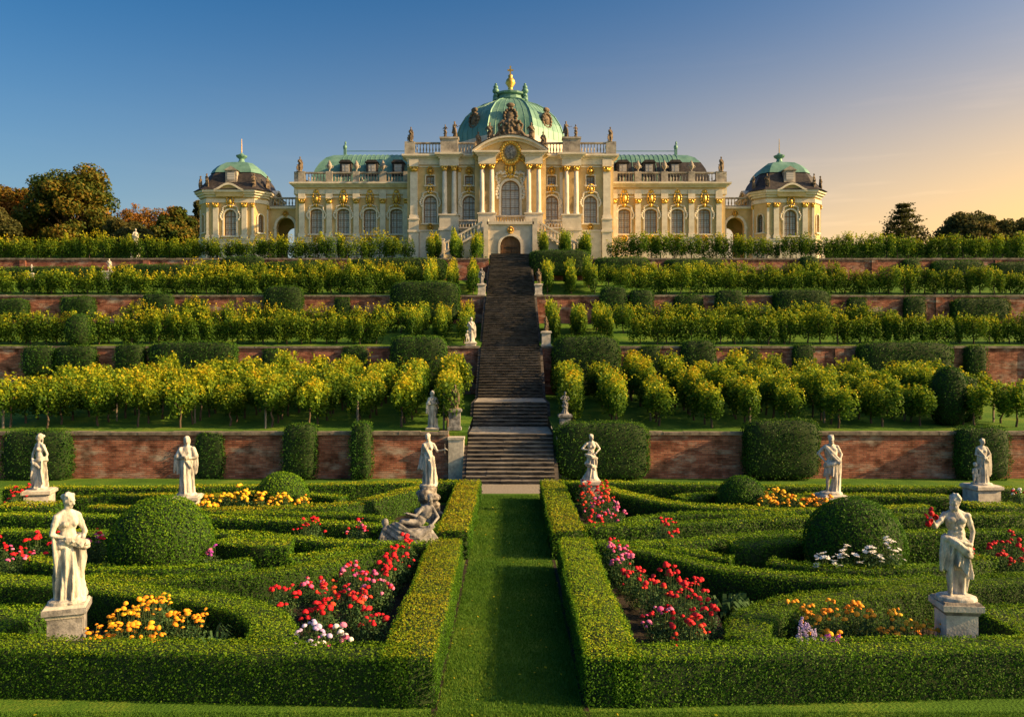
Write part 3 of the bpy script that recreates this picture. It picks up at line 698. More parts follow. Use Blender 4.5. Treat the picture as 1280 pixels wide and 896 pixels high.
for f, zc in ((0, 33.2), (1, 33.2), (7, 33.2)):      # oval dormers with carved frames
    a = -PI/2 + (f if f < 4 else f-8)*PI/4; d = Vector((math.cos(a), math.sin(a), 0))
    m = MB(); m.smooth = True; m.xf = Matrix.Translation((0, 97, 0)) @ Matrix.Rotation(a + PI/2, 4, 'Z')
    rr = 6.0
    rr = 5.9; m.ell((0, -rr+.2, zc), (.62, .5, .75), 14, 8)
    for i in range(14):
        t = 2*PI*i/14; m.ell((.70*math.cos(t), -rr-.05, zc+.82*math.sin(t)), (.2, .24, .21), 8, 5)
    m.ell((0, -rr, zc+1.25), (.5, .3, .3), 8, 5)
    P_(m, 'dome_dormer', M['dark_stone'])
# entrance podium, balcony, door
m = MB(); wall_open(m, -2.25, 2.25, 15.8, 19.3, 82.2, .6, [(0, 2.1, 15.83, 18.15, .95)])
for s in (-1, 1): a, b = sorted((s*2.25, s*1.75)); m.box(a, b, 82.8, 87.6, 15.8, 19.3)
m.box(-2.4, 2.4, 82.0, 87.6, 19.303, 19.6)
for s in (-1, 1):
    a, b = sorted((s*2.26, s*2.75)); m.box(a, b, 82.0, 87.55, 15.8, 19.95)
    a, b = sorted((s*2.76, s*5.6))
    m.box(a, b, 84.0, 87.5, 15.8, 18.6)
    for i in range(8):                              # side flights of the double stair
        a, b = sorted((s*(2.76+.5*i), s*(3.26+.5*i))); m.box(a, b, 82.6, 83.99, 15.8, 18.7-.34*i)
P_(m, 'podium', M['base'])
for s in (-1, 1):                                   # raking stair parapets
    m = MB(); x0, x1, za, zb = 2.9, 6.9, 19.15, 16.9
    for dz0, dz1 in ((0, .22), (.95, 1.15)):
        q = [(s*x0, za+dz1-.6), (s*x1, zb+dz1-.6), (s*x1, zb+dz0-.6), (s*x0, za+dz0-.6)]
        m.prism(q if s > 0 else q[::-1], 82.2, 82.55)
    m.smooth = True
    for i in range(12):
        t = (i+.5)/12; z = za + (zb-za)*t - .42; m.lathe([(.08, z), (.055, z+.1), (.10, z+.3), (.06, z+.52), (.08, z+.80)], s*(x0+(x1-x0)*t), 82.38, 8, caps=False)
    m.smooth = False
    m.box(s*7.1-.28, s*7.1+.28, 82.1, 82.7, 15.8, 17.75); m.box(s*7.1-.34, s*7.1+.34, 82.04, 82.76, 17.753, 17.87); P_(m, 'stair_parapet', M['base'])
m = MB()
balustrade(m, (-1.6, 86.0), (1.6, 86.0), 19.9, 1.05, (), step=.28)
for s in (-1, 1):
    m2 = MB(); a, b = sorted((s*3.65, s*5.6)); balustrade(m2, (a, 86.4), (b, 86.4), 19.6, .95, (), step=.28); P_(m2, 'balcony', M['balus'])
P_(m, 'balcony', M['balus'])
d = MB(); p = arch_pts(2.08, 2.3, .95); d.add([(a, 82.55, b+15.83) for a, b in p], [tuple(range(len(p)))])
for x in (-.98, -.5, -.02, .02, .5, .98): d.box(x-.03, x+.03, 82.47, 82.545, 15.85, 17.2)
for z in (15.9, 16.6, 17.2): d.box(-1.0, 1.0, 82.46, 82.54, z-.05, z+.05)
door = P_(d, 'door', M['door'])
d = MB()
for z in (16.35, 16.95): d.box(-.7, .7, 82.43, 82.455, z-.035, z+.035)
d.box(.08, .14, 82.40, 82.455, 16.45, 16.75); link('door_iron', d.mesh('door_iron', M['iron']), door)
d = MB(); d.xf = Matrix.Translation((0, 82.2, 15.83)); ring_band(d, 2.1, 2.32, .95, .22, -.12, -.002); P_(d, 'door_surround', M['trim'])
orn(pal, (4, .6, .8), 0, 82.2-88.5-.1, 18.35-15.8)
# wings
YW_ = 92.0
WX = (13.1, 16.15, 19.2, 22.3); PX = (11.9, 14.65, 17.7, 20.8, 23.95)
for s in (-1, 1):
    m = MB(); a, b = sorted((s*11.42, s*24.7))
    wall_open(m, a, b, 15.8, 25.3, YW_, .5, [(s*x, 1.4, 19.95, 22.8, .55) for x in WX])
    e0, e1 = sorted((s*24.7, s*24.2)); m.box(e0, e1, YW_+.5, 103, 15.8, 25.3); m.box(a, b, 102.5, 103, 15.8, 25.28); m.box(a, b, 93.3, 93.5, 15.8, 25.2)
    P_(m, 'wall', M['plaster'])
    m = MB(); m.box(a, b, YW_-.1, YW_-.002, 24.1, 24.28); m.box(a, b, YW_-.14, YW_-.002, 24.5, 25.0); cornice(m, a, b, YW_, 25.303, .6, .5, 93.5)
    e0, e1 = sorted((s*24.7, s*24.9)); m.box(e0, e1, YW_, 103, 24.5, 25.8)
    for x in PX: m.box(s*x-.4, s*x+.4, YW_-.24, YW_-.142, 23.95, 25.0)
    P_(m, 'cornice', M['trim'])
    m = MB(); m.box(a, b, YW_-.2, YW_-.003, 15.8, 19.4); m.box(a, b, YW_-.28, YW_-.004, 19.403, 19.55); P_(m, 'plinth', M['base'])
    for x in WX:
        window(pal, *(Vector((s*x, YW_, 19.95)) + inv), 1.4, 2.85, .55); orn(pal, (1, .85, 2.1), s*x, YW_-88.5-.08, 23.0-15.8); orn(pal, (4, .6, .8), s*x, YW_-88.5-.28, 19.0-15.8)
    for x in PX: pilaster(pal, s*x, YW_-88.5-.003, 19.56-15.8, 23.95-15.8)
    m = MB(); L = b-a; po = [abs(s*x - a) for x in PX]
    balustrade(m, (a, YW_-.05), (b, YW_-.05), 25.82, 1.2, po, pw=.38); balustrade(m, (s*24.6, YW_), (s*24.6, YW_+9), 25.82, 1.2, (.2, 4.5, 8.8))
    P_(m, 'balustrade', M['balus'])
    # bell-shaped roof with hipped outer end
    m = MB(); rows = [(0, 25.9), (.25, 26.9), (.7, 27.9), (1.35, 28.8), (2.2, 29.6), (3.3, 30.15), (4.6, 30.5)]
    ring = []
    for ins, z in rows:
        xo = s*(23.3 - ins*.62); xi = s*11.3
        ring.append([(xi, 93.1+ins, z), (xo, 93.1+ins, z), (xo, 102.6-ins, z), (xi, 102.6-ins, z)])
    for i in range(len(rows)-1):
        for j in range(3):
            m.mi = 1 if (s > 0 and i < 3) else 0
            m.add([ring[i][j], ring[i][j+1], ring[i+1][j+1], ring[i+1][j]], [(0, 1, 2, 3)])
    m.mi = 0; m.add(ring[-1], [(0, 1, 2, 3)])
    x = 11.6
    while x < 20.2:                                  # standing seams
        m.tube([(s*x, 93.1+i-.01, z+.02) for i, z in rows], .03, 4); x += .55
    P_(m, 'roof', [M['copper'], M['slate']])
    m = MB(); 
    for x in (11.8, 20.2): m.box(s*x-.16, s*x+.16, 97.6, 97.9, 30.4, 31.2); m.smooth = True; m.ell((s*x, 97.75, 31.45), (.25, .25, .35), 8, 6); m.ell((s*x+.05, 97.75, 31.95), (.12, .12, .25), 8, 6); m.smooth = False
    m.box(*sorted((s*11.9, s*20.1)), 97.7, 97.78, 30.95, 31.02); P_(m, 'ridge_railing', M['copper'])
    for x in WX[:3] if True else WX:
        m = MB(); c = s*x
        m.box(c-.66, c+.66, 93.25, 95.2, 26.9, 28.45); m.prism([(c-.8, 28.453), (c+.8, 28.453), (c+.5, 28.75), (c-.5, 28.75)], 93.05, 95.3)
        dm = P_(m, 'dormer', M['slate'])
        m = MB(); m.box(c-.45, c+.45, 93.19, 93.247, 27.35, 28.25); m.mi = 1; m.box(c-.36, c+.36, 93.17, 93.187, 27.43, 28.17); m.mi = 0; m.box(c-.03, c+.03, 93.15, 93.168, 27.43, 28.17); m.box(c-.36, c+.36, 93.15, 93.169, 27.78, 27.83)
        link('dormer_window', m.mesh('dormer_window', [M['balus'], M['glass']]), dm)

# ------------------------------------------------------------------ corner pavilions with their arcades
for s in (-1, 1):
    cx, cy = s*32.25, 96.0
    pv = empty('garden_pavilion', (cx, cy, 15.8), 'octagonal cream corner pavilion with green cupola, ' + ('beside the autumn trees' if s < 0 else 'sunlit side facing the open sky'), 'pavilion', 'corner pavilions of the palace')
    iv = Vector((-cx, -cy, -15.8))
    def V_(mb, name, mats): return link(name, mb.mesh(name, mats), pv, iv)
    hf, hd = 2.75, 3.85                                 # half width of main faces, distance of main faces
    cl = (hd-hf)*math.sqrt(2)/1.0; ch = (hd-hf)/math.sqrt(2)*1.0
    faces = []
    for kf in range(8):
        if kf % 2 == 0: faces.append((kf*PI/4, hd, hf))
        else: faces.append((kf*PI/4, (hd+hf)/math.sqrt(2), (hd-hf)/math.sqrt(2)))
    wm = MB(); cm = MB(); bm_ = MB()
    for a, dist, half in faces:
        X = Matrix.Translation((cx, cy, 0)) @ Matrix.Rotation(a, 4, 'Z') @ Matrix.Translation((0, -dist, 0))
        wm.xf = cm.xf = bm_.xf = X; big = half > 2
        wall_open(wm, -half, half, 15.8, 24.2, 0, .45, [(0, 1.45, 19.75, 22.75, 1.0)] if big else [(0, .7, 20.2, 22.3, 1.0)])
        cm.box(-half-.05, half+.05, -.13, -.002, 23.55, 24.0); cm.box(-half-.08, half+.08, -.2, .3, 24.203, 24.45); cm.box(-half-.2, half+.2, -.42, .3, 24.453, 24.7); cm.box(-half-.28, half+.28, -.62, .3, 24.703, 24.95)
        bm_.box(-half-.05, half+.05, -.18, -.002, 15.8, 19.2); bm_.box(-half-.08, half+.08, -.26, -.003, 19.203, 19.4)
        if big:
            K = 12; q = []
            for i in range(K+1): t = -1+2*i/K; q.append((t*1.7, 24.75 + .75*math.cos(t*PI/2)**1.5))
            for i in range(K):
                (xa, za), (xb, zb) = q[i], q[i+1]
                cm.add([(xa,-.68,za),(xb,-.68,zb),(xb,-.68,zb+.25),(xa,-.68,za+.25),(xa,.3,za),(xb,.3,zb),(xb,.3,zb+.25),(xa,.3,za+.25)], [(0,1,2,3),(4,7,6,5),(0,4,5,1),(3,2,6,7)])
            wm.prism(q + [(1.5, 24.2), (-1.5, 24.2)], -.45, -.2)
        if math.cos(a) > -.5:
            loc = X @ Vector((0, 0, 0)) + iv
            if big:
                window(pv, loc.x, loc.y, 19.75-15.8, 1.45, 3.0, 1.0, .18, a)
                p = X @ Vector((0, -.1, 22.95)) + iv; orn(pv, (1, .85, 2.1), p.x, p.y, p.z, a).scale = (1, 1, .75)
                for q in (-2.35, -1.65, 1.65, 2.35):
                    if abs(q) < 2 : p = X @ Vector((q, -.003, 0)) + iv; pilaster(pv, p.x, p.y, 19.41-15.8, 23.54-15.8, .6, .2, a)
                for q in (-2.6, 2.6): p = X @ Vector((q, -.003, 0)) + iv; pilaster(pv, p.x, p.y, 19.41-15.8, 23.54-15.8, .26, .12, a)
            else: window(pv, loc.x, loc.y, 20.2-15.8, .7, 2.1, 1.0, .1, a, rich=False)
    V_(wm, 'wall', M['plaster']); V_(cm, 'cornice', M['trim']); V_(bm_, 'plinth', M['base'])
    def oct_(mb, rows):
        ring = []
        for d, z in rows:
            f = hf/hd*d; c = [(-f,-d),(f,-d),(d,-f),(d,f),(f,d),(-f,d),(-d,f),(-d,-f)]; ring.append([(cx+x, cy+y, z) for x, y in c])
        for i in range(len(ring)-1):
            for j in range(8): mb.add([ring[i][j], ring[i][(j+1) % 8], ring[i+1][(j+1) % 8], ring[i+1][j]], [(0, 1, 2, 3)])
        mb.add(ring[-1], [tuple(range(8))])
    m = MB(); oct_(m, [(4.55, 24.96), (4.3, 25.15), (3.9, 25.5), (3.5, 26.1), (3.2, 26.8), (2.85, 27.3)]); V_(m, 'mansard_roof', M['slate'])
    m = MB(); oct_(m, [(2.95, 27.303), (2.75, 27.75), (2.3, 28.3), (1.7, 28.75), (.9, 29.0), (.5, 29.1)])
    m.lathe([(.55, 29.0), (.35, 29.3), (.3, 29.55), (.62, 29.8), (.68, 29.95), (.3, 30.1), (.1, 30.3)], cx, cy, 10); V_(m, 'cupola', M['copper'])
    m = MB(); m.lathe([(.06, 30.2), (.03, 32.0)], cx, cy, 6); V_(m, 'spike', M['gold'])
    m = MB(); m.box(cx-.65, cx+.65, cy-3.65, cy-2.4, 26.0, 27.35); m.mi = 1; m.box(cx-.42, cx+.42, cy-3.7, cy-3.653, 26.25, 27.1); m.mi = 0; m.prism([(cx-.8, 27.353), (cx+.8, 27.353), (cx, 27.85)], cy-3.78, cy-2.3); V_(m, 'dormer', [M['balus'], M['glass']])
    # arcade that joins the pavilion to the wing
    xa, xb = sorted((s*24.72, s*28.42)); xo = s*26.4
    m = MB(); wall_open(m, xa, xb, 15.8, 23.2, 94.0, .6, [(xo, 2.1, 15.81, 22.2, 1.0)]); wall_open(m, xa, xb, 15.8, 23.2, 97.4, .6, [(xo, 1.7, 15.81, 21.6, 1.0)])
    m.box(xa, xb, 94.6, 97.4, 22.9, 23.19); V_(m, 'arcade', M['plaster'])
    m = MB(); m.box(xa, xb, 93.75, 94.9, 23.203, 23.45); m.xf = Matrix.Translation((xo, 94.0, 15.81)); ring_band(m, 2.1, 6.39, 1.0, .28, -.12, -.002); m.box(-1.4, -1.05, -.16, -.122, 5.0, 5.25); m.box(1.05, 1.4, -.16, -.122, 5.0, 5.25); V_(m, 'arch_trim', M['trim'])
    m = MB(); balustrade(m, (xa, 94.1), (xb, 94.1), 23.46, 1.1, (.2, xb-xa-.2), pw=.22); V_(m, 'balustrade', M['balus'])
    p = Vector((xo, 93.9, 22.25)) + iv; orn(pv, (4, .6, .8), p.x, p.y, p.z)
# ------------------------------------------------------------------ parterre hedges (plan traced in metres, mirrored about the lawn walk)
SIDE = {-1: 'left', 1: 'right'}
def hedges(s):
    sd = SIDE[s]
    def H(pts, w, h, size, label, warm=0.0): return strip_hedge([(-s*x if s < 0 else -s*x, y) for x, y in pts] if False else [(abs(x)*s, y) for x, y in pts], w, h, size, label, warm)
    wm = .17 if s < 0 else .06  # extra sunlit yellow painted into the hedge tops, stronger on the left
    H([(1.5, 11.93), (4.5, 12.1), (8.0, 12.32), (11.5, 12.5)], .66, .75, .034, f'long clipped box hedge along the front lawn edge, {sd} parterre', wm*.3)
    H([(1.5, 11.62), (1.52, 15.5), (1.58, 19.55)], .82, .76, .034, f'straight clipped box hedge along the lawn walk, nearer block, {sd} parterre', wm+.10)
    H([(3.70, 12.45), (3.98, 13.3), (4.5, 14.0), (5.3, 14.55), (6.5, 15.02), (8.3, 15.6), (10.3, 16.0), (12.6, 16.3)], .72, .74, .034, f'curling box hedge round the orange marigold bed, {sd} parterre', wm*.4)
    H([(8.15, 13.5), (9.6, 13.5), (11, 13.5)], 1.7, .73, .040, f'broad low box hedge block behind the front statue pedestal, {sd} parterre')
    H([(2.6, 19.05), (3.3, 18.3), (3.85, 17.7), (4.2, 17.2), (5.0, 16.65), (6.1, 16.28), (7.2, 16.02), (8.6, 16.2)], .5, .72, .040, f'sweeping box hedge arm behind the red rose bed, {sd} parterre', wm*.5)
    H([(10.6, 17.75), (9.1, 17.0), (7.9, 16.85), (7.0, 16.9), (6.2, 17.2), (5.7, 17.6)], .42, .73, .048, f'curved box hedge in front of the big nearer ball, {sd} parterre', wm*.5)
    H([(5.2, 19.0), (5.7, 18.95), (6.3, 19.1), (6.9, 19.3)], .8, .80, .048, f'raised short box hedge block behind the big nearer ball, {sd} parterre', wm)
    H([(1.95, 19.12), (4.0, 19.25), (5.2, 19.72), (6.1, 20.0), (7.7, 20.3), (10, 20.35), (13.2, 20.6)], .5, .75, .05, f'back box hedge of the nearer block, {sd} parterre', wm*.5)
    H([(5.0, 17.95), (4.4, 18.25), (3.7, 18.75)], .36, .70, .05, f'little slanting box hedge spur inside the nearer block, {sd} parterre', wm*.5)
    H([(1.5, 20.45), (1.5, 25), (1.52, 29.5)], .86, .75, .05, f'straight clipped box hedge along the lawn walk, farther block, {sd} parterre', wm+.2)
    H([(1.95, 20.95), (5.0, 21.6), (8.0, 22.3), (14.5, 22.75)], .52, .76, .052, f'front box hedge of the farther block, {sd} parterre', wm*.7)
    H([(1.9, 29.2), (6, 28.6), (11, 28.0), (17.5, 27.7)], .55, .75, .056, f'rear box hedge before the brick wall lawn, {sd} parterre', wm+.12)
    H([(12.6, 24.1), (9.0, 23.45), (6.2, 23.95), (4.6, 25.1), (3.5, 27.1), (3.0, 28.4)], .6, .76, .054, f'long curving box hedge through the farther block, {sd} parterre', wm+.14)
    H([(8.8, 26.9), (7.0, 26.7), (5.4, 25.9)], .5, .73, .055, f'short box hedge beside the farther ball, {sd} parterre', wm+.05)
    H([(8.2, 23.0), (5.2, 22.9), (3.95, 22.5), (3.3, 21.8), (3.15, 21.3)], .46, .75, .054, f'D shaped box hedge loop at the front of the farther block, {sd} parterre', wm*.6)
    H([(14.2, 25.9), (11.5, 26.3), (9.6, 26.1), (8.9, 25.4)], .62, .74, .056, f'hooked box hedge by the back statues, {sd} parterre', wm+.14)
    H([(15.5, 24.4), (13.9, 24.6)], .9, .73, .056, f'stubby box hedge near the frame edge statue, {sd} parterre', wm+.14)
for s in (-1, 1): hedges(s)
for x, y, r, label in ((-8.0, 18.4, 1.12, 'large clipped box ball by the purple flowers, flecked with yellow leaves'), (7.9, 18.4, 1.10, 'large dark box ball with white flowers blooming before it'),
                       (-7.4, 25.9, .86, 'sunlit box dome behind the yellow flower bed'), (7.45, 25.8, .80, 'small dark box dome next to the golden flowers')):
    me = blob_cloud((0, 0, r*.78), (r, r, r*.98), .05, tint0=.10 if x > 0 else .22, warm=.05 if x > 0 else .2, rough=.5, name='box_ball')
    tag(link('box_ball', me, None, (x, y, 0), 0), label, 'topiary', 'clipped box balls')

# ------------------------------------------------------------------ ivy and clipped hedges on the terrace walls
def wall_ivy(i, xa, xb, yt, yb, label, t=.55, cat='ivy', nm='ivy', tint=.22, warm=.2):
    D = YW[i] - t*.35; a, b = (xa-640)*D/1000, (xb-640)*D/1000; zt = 5+(455-yt)*D/1000; zb = max(5+(455-yb)*D/1000, zter(YW[i]-.3)-.2)
    r = ((b-a)/2, t, (zt-zb)/2); c = ((a+b)/2, D, (zt+zb)/2)
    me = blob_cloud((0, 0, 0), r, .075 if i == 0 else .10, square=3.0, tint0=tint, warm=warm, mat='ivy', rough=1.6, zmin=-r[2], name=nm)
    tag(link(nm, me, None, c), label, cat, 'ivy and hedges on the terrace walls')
IV = [(0, 10, 92, 537, 603, 'dense dark ivy clump on the lowest wall behind the leftmost white statue'), (0, 247, 282, 541, 600, 'thin creeper on the lowest wall right of the draped bowl statue', .2), (0, 357, 398, 529, 599, 'rounded shrub against the lowest wall behind the sunlit box dome'),
      (0, 441, 467, 527, 598, 'narrow ivy column on the lowest wall, left of the stairs'), (0, 697, 811, 527, 600, 'large square clipped hedge on the lowest wall right of the stairs', .6), (0, 932, 1023, 524, 598, 'bulky clipped hedge on the lowest wall beside the hand on hip statue', .7),
      (0, 1196, 1258, 533, 600, 'rounded yellow green shrub on the lowest wall behind the rightmost statue', .6),
      (1, 33, 72, 433, 470, 'small ivy patch at the left end of the second wall'), (1, 75, 123, 432, 470, 'ivy patch between bare brick bays on the second wall, far left'), (1, 148, 184, 430, 470, 'narrow ivy pillar on the second wall, left part'),
      (1, 190, 298, 427, 470, 'longest dark ivy hedge on the second wall, left part'), (1, 490, 561, 420, 500, 'tall square ivy block on the second wall just left of the stairs', .8), (1, 692, 776, 420, 505, 'tall dark ivy block on the second wall just right of the stairs', .8),
      (1, 853, 895, 425, 475, 'square ivy panel on the second wall, right part'), (1, 992, 1018, 430, 475, 'slim ivy strip on the second wall, right part', .4), (1, 1072, 1188, 427, 478, 'long rounded sunlit ivy hedge on the second wall, far right', .8), (1, 1207, 1232, 432, 470, 'little ivy bush on the second wall, far right end'),
      (2, -4, 38, 374, 400, 'dark low ivy at the left end of the third wall'), (2, 80, 121, 371, 400, 'ivy bush on the third wall, far left'), (2, 182, 219, 367, 402, 'dark ivy hanging over the third wall, left'), (2, 333, 381, 358, 402, 'tall ivy mound on the third wall, left middle', .6),
      (2, 491, 576, 352, 402, 'broad clipped ivy hedge on the third wall just left of the stairs', .8), (2, 752, 785, 358, 402, 'square ivy panel on the third wall near the stairs, right'), (2, 788, 818, 362, 400, 'second small ivy panel on the third wall, right'), (2, 896, 931, 362, 400, 'lone ivy panel in the third wall, right middle'),
      (2, 968, 1037, 362, 402, 'wide clipped ivy hedge on the third wall, far right', .8), (2, 1131, 1157, 371, 402, 'narrow ivy strip on the third wall, far right', .4),
      (3, -10, 132, 334, 352, 'low dark hedge before the topmost wall, far left', .7), (3, 146, 252, 331, 352, 'low dark hedge before the topmost wall by the pale bust', .7), (3, 280, 332, 321, 350, 'rounded bush on the topmost wall, left'), (3, 664, 738, 313, 345, 'square hedge on the topmost wall just right of the stairs', .9),
      (3, 1001, 1024, 321, 348, 'small round bush on the topmost wall, right'), (3, 255, 279, 326, 350, 'slim ivy hedge on the topmost wall, left of the rounded bush', .6), (3, 334, 425, 327, 352, 'long low hedge on the topmost wall, left middle', .6), (3, 440, 560, 323, 352, 'long low hedge on the topmost wall just left of the stairs', .6), (3, 745, 812, 322, 348, 'low hedge on the topmost wall, right of the square hedge', .6), (3, 832, 905, 324, 350, 'leafy ivy hedge on the topmost wall, right middle', .6), (3, 1165, 1228, 326, 350, 'ragged ivy hedge on the topmost wall, far right', .6), (3, 1240, 1300, 328, 352, 'low ivy hedge on the topmost wall at the right frame edge', .6),
      (2, 232, 262, 374, 402, 'hanging creeper on the third wall between dark ivy and tall mound', .3), (2, 420, 440, 372, 402, 'thin creeper on the third wall, left of the broad hedge', .25), (2, 845, 880, 368, 402, 'creeper spilling over the third wall, right part', .3), (2, 1060, 1085, 372, 402, 'thin creeper on the third wall right of the wide hedge', .25), (2, 1190, 1262, 373, 402, 'ivy bank at the right end of the third wall', .5),
      (1, 330, 352, 436, 470, 'thin creeper on the second wall right of the longest hedge', .25), (1, 430, 462, 433, 470, 'ivy tuft on the second wall left of the tall square block', .3), (1, 800, 828, 432, 470, 'ivy tuft on the second wall right of the tall dark block', .3), (1, 925, 950, 434, 470, 'creeper on the second wall, right middle', .25),
      (3, 1129, 1150, 324, 350, 'tiny round bush on the topmost wall, far right')]
for a in IV: wall_ivy(*a)
for x, y, z, r, label in ((20.6, 37.6, 2.1, (.80, .8, 1.42), 'tall dark dome shaped yew among the vines, lowest terrace right'), (22.0, 38.6, 2.2, (.6, .6, 1.15), 'smaller yew cone beside the tall dome shaped yew'), (-28.0, 52.0, 6.1, (.85, .8, 1.12), 'dark columnar yew on the second terrace, far left')):
    me = blob_cloud((0, 0, r[2]*.95), r, .09, tint0=.14 if x > 0 else .25, warm=.1, mat='ivy', square=1.2, rough=1.5, name='topiary')
    tag(link('topiary_yew', me, None, (x, y, z)), label, 'topiary', 'clipped yews on the terraces')

# ------------------------------------------------------------------ grapevines
def vine_meshes(seed, yellow, low=False):
    global rng
    rng = np.random.default_rng(seed)
    P = []; Nv = []
    cl = 11
    for i in range(cl):
        c = np.array([rng.normal()*.19, (i/(cl-1)-.5)*2.35 + rng.normal()*.08, 1.28 + rng.normal()*.17]); r = np.array([.36, .40, .72])*(.7+.55*rng.random())
        n = 250; d = unit(rng.normal(size=(n, 3))); q = (rng.random(n)**.3)[:, None]
        P.append(c + d*r*q); Nv.append(d)
    for i in range(14):                                  # loose shoots
        b = np.array([rng.normal()*.25, (rng.random()-.5)*2.2, 1.75]); d = np.array([rng.normal()*.4, rng.normal()*.4, .5+.5*rng.random() if i < 8 else -1.2]); n = 10
        if i >= 8: b[2] = .95
        t = np.linspace(0, .55, n)[:, None]; P.append(b + d*t + rng.normal(size=(n, 3))*.03); Nv.append(unit(rng.normal(size=(n, 3))))
    P = np.concatenate(P); Nv = np.concatenate(Nv)
    if low: P[:, 2] = .12 + (P[:, 2] - .60)*1.28 + .1
    P[:, 2] = np.maximum(P[:, 2], .12 if low else .45)
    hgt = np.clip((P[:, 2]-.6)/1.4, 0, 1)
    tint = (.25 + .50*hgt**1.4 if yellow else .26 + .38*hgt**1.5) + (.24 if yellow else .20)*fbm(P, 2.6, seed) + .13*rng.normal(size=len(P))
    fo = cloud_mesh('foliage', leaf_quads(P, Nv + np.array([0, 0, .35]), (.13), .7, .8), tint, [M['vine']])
    m = MB(); m.smooth = True; r = random.Random(seed)
    for y in (-.62, .55):
        x = r.uniform(-.1, .1); p = [(x, y, -.15)]
        for k in range(1, 6): p.append((x + r.uniform(-.07, .07), y + r.uniform(-.08, .08) + .03*k, .26*k))
        m.tube(p, [.06, .05, .034, .04, .035, .03], 6)
        m.tube([p[3], (p[3][0]+r.uniform(-.2, .2), p[3][1]+.5, 1.15)], [.03, .02], 5); m.tube([p[3], (p[3][0]+r.uniform(-.2, .2), p[3][1]-.5, 1.2)], [.03, .02], 5)
    tr = m.mesh('trunk', M['bark'])
    return fo, tr
VL = [vine_meshes(100+i, True) for i in range(5)]; VR = [vine_meshes(200+i, False) for i in range(5)]; VM = [vine_meshes(300+i, True) for i in range(2)]
LL = [vine_meshes(500+i, True, True) for i in range(4)] + [vine_meshes(540, False, True)]; LR = [vine_meshes(600+i, False, True) for i in range(4)] + [vine_meshes(640, True, True)]
m = MB(); m.box(-.034, .034, -.034, .034, -.2, 1.35); m.taper(0, 0, 1.352, 1.40, .034, .034, .015, .015); stake_me = m.mesh('stake', M['stake'])
rv = random.Random(77)
def vine(x, y, along_x, sc, s, label, stake, group):
    set_ = VL if s < 0 else VR
    k = rv.randrange(5); fo, tr = set_[k]
    if y > 50: fo, tr = (LL if s < 0 else LR)[k]
    elif s < 0 and rv.random() < .25: fo, tr = VR[k]
    elif s > 0 and rv.random() < .3: fo, tr = VM[k % 2]
    e = empty('grapevine', (x, y, zter(y)), label, 'grapevine', group, (PI/2 if along_x else 0) + rv.uniform(-.12, .12) + (PI if rv.random() < .5 else 0))
    e.scale = (sc*rv.uniform(.92, 1.1), sc*rv.uniform(.9, 1.1), sc*rv.uniform(.84, 1.12))
    if y > 50 and not along_x: e.scale = (e.scale[0]*.78, e.scale[1]*1.05, e.scale[2]*1.06)
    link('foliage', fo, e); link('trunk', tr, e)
    if stake: link('stake', stake_me, e, (rv.uniform(-.08, .08), -1.0, 0), rv.random())
TN = ['lowest', 'second', 'third', 'top']
for s in (-1, 1):
    sd = SIDE[s]
    for k in range(11):                                  # lowest terrace: rows running away from the wall
        x = s*(2.95 + 2.02*k)
        for j in range(5 if k < 8 else 4):
            y = 37.1 + .35*((k*7) % 3) + 2.55*j
            vine(x + rv.uniform(-.12, .12) + s*.10*j, y, False, 1.0 + .05*j, s, f'{ORD[j]} vine from the front in the {ORD[k]} row {sd} of the stairs, lowest terrace', j == 0 and k % 2 == 0, 'grapevines of the lowest terrace')
    for t, rows in ((1, ((52.5, 3.0, 1.66, 20, .90), (57.2, 8.4, 1.8, 11, .90))), (2, ((63.4, 3.1, 1.75, 22, .92), (68.2, 8.9, 2.0, 10, .92))), (3, ((74.6, 3.3, 2.0, 23, 1.0),))):
        for ri, (y, x0, dx, n, sc) in enumerate(rows):
            for k in range(n):
                near = k < 3 and ri == 0
                if near and ri == 0:
                    for j in (1, 2): vine(s*(x0 + dx*k) + rv.uniform(-.12, .12), y + .7 + 2.35*j, False, sc*1.05, s, f'{ORD[j]} vine back in the {ORD[k]} upright row {sd} of the stairs, {TN[t]} terrace', False, f'grapevines of the {TN[t]} terrace')
                vine(s*(x0 + dx*k + (1.2 if ri == 0 and not near else 0)) + rv.uniform(-.15, .15), y + rv.uniform(-.25, .25) + (.7 if near else 0), not near, sc, s,
                     f'{ORD[k]} vine {sd} of the stairs, {"front" if ri == 0 else "back"} row of the {TN[t]} terrace', False, f'grapevines of the {TN[t]} terrace')

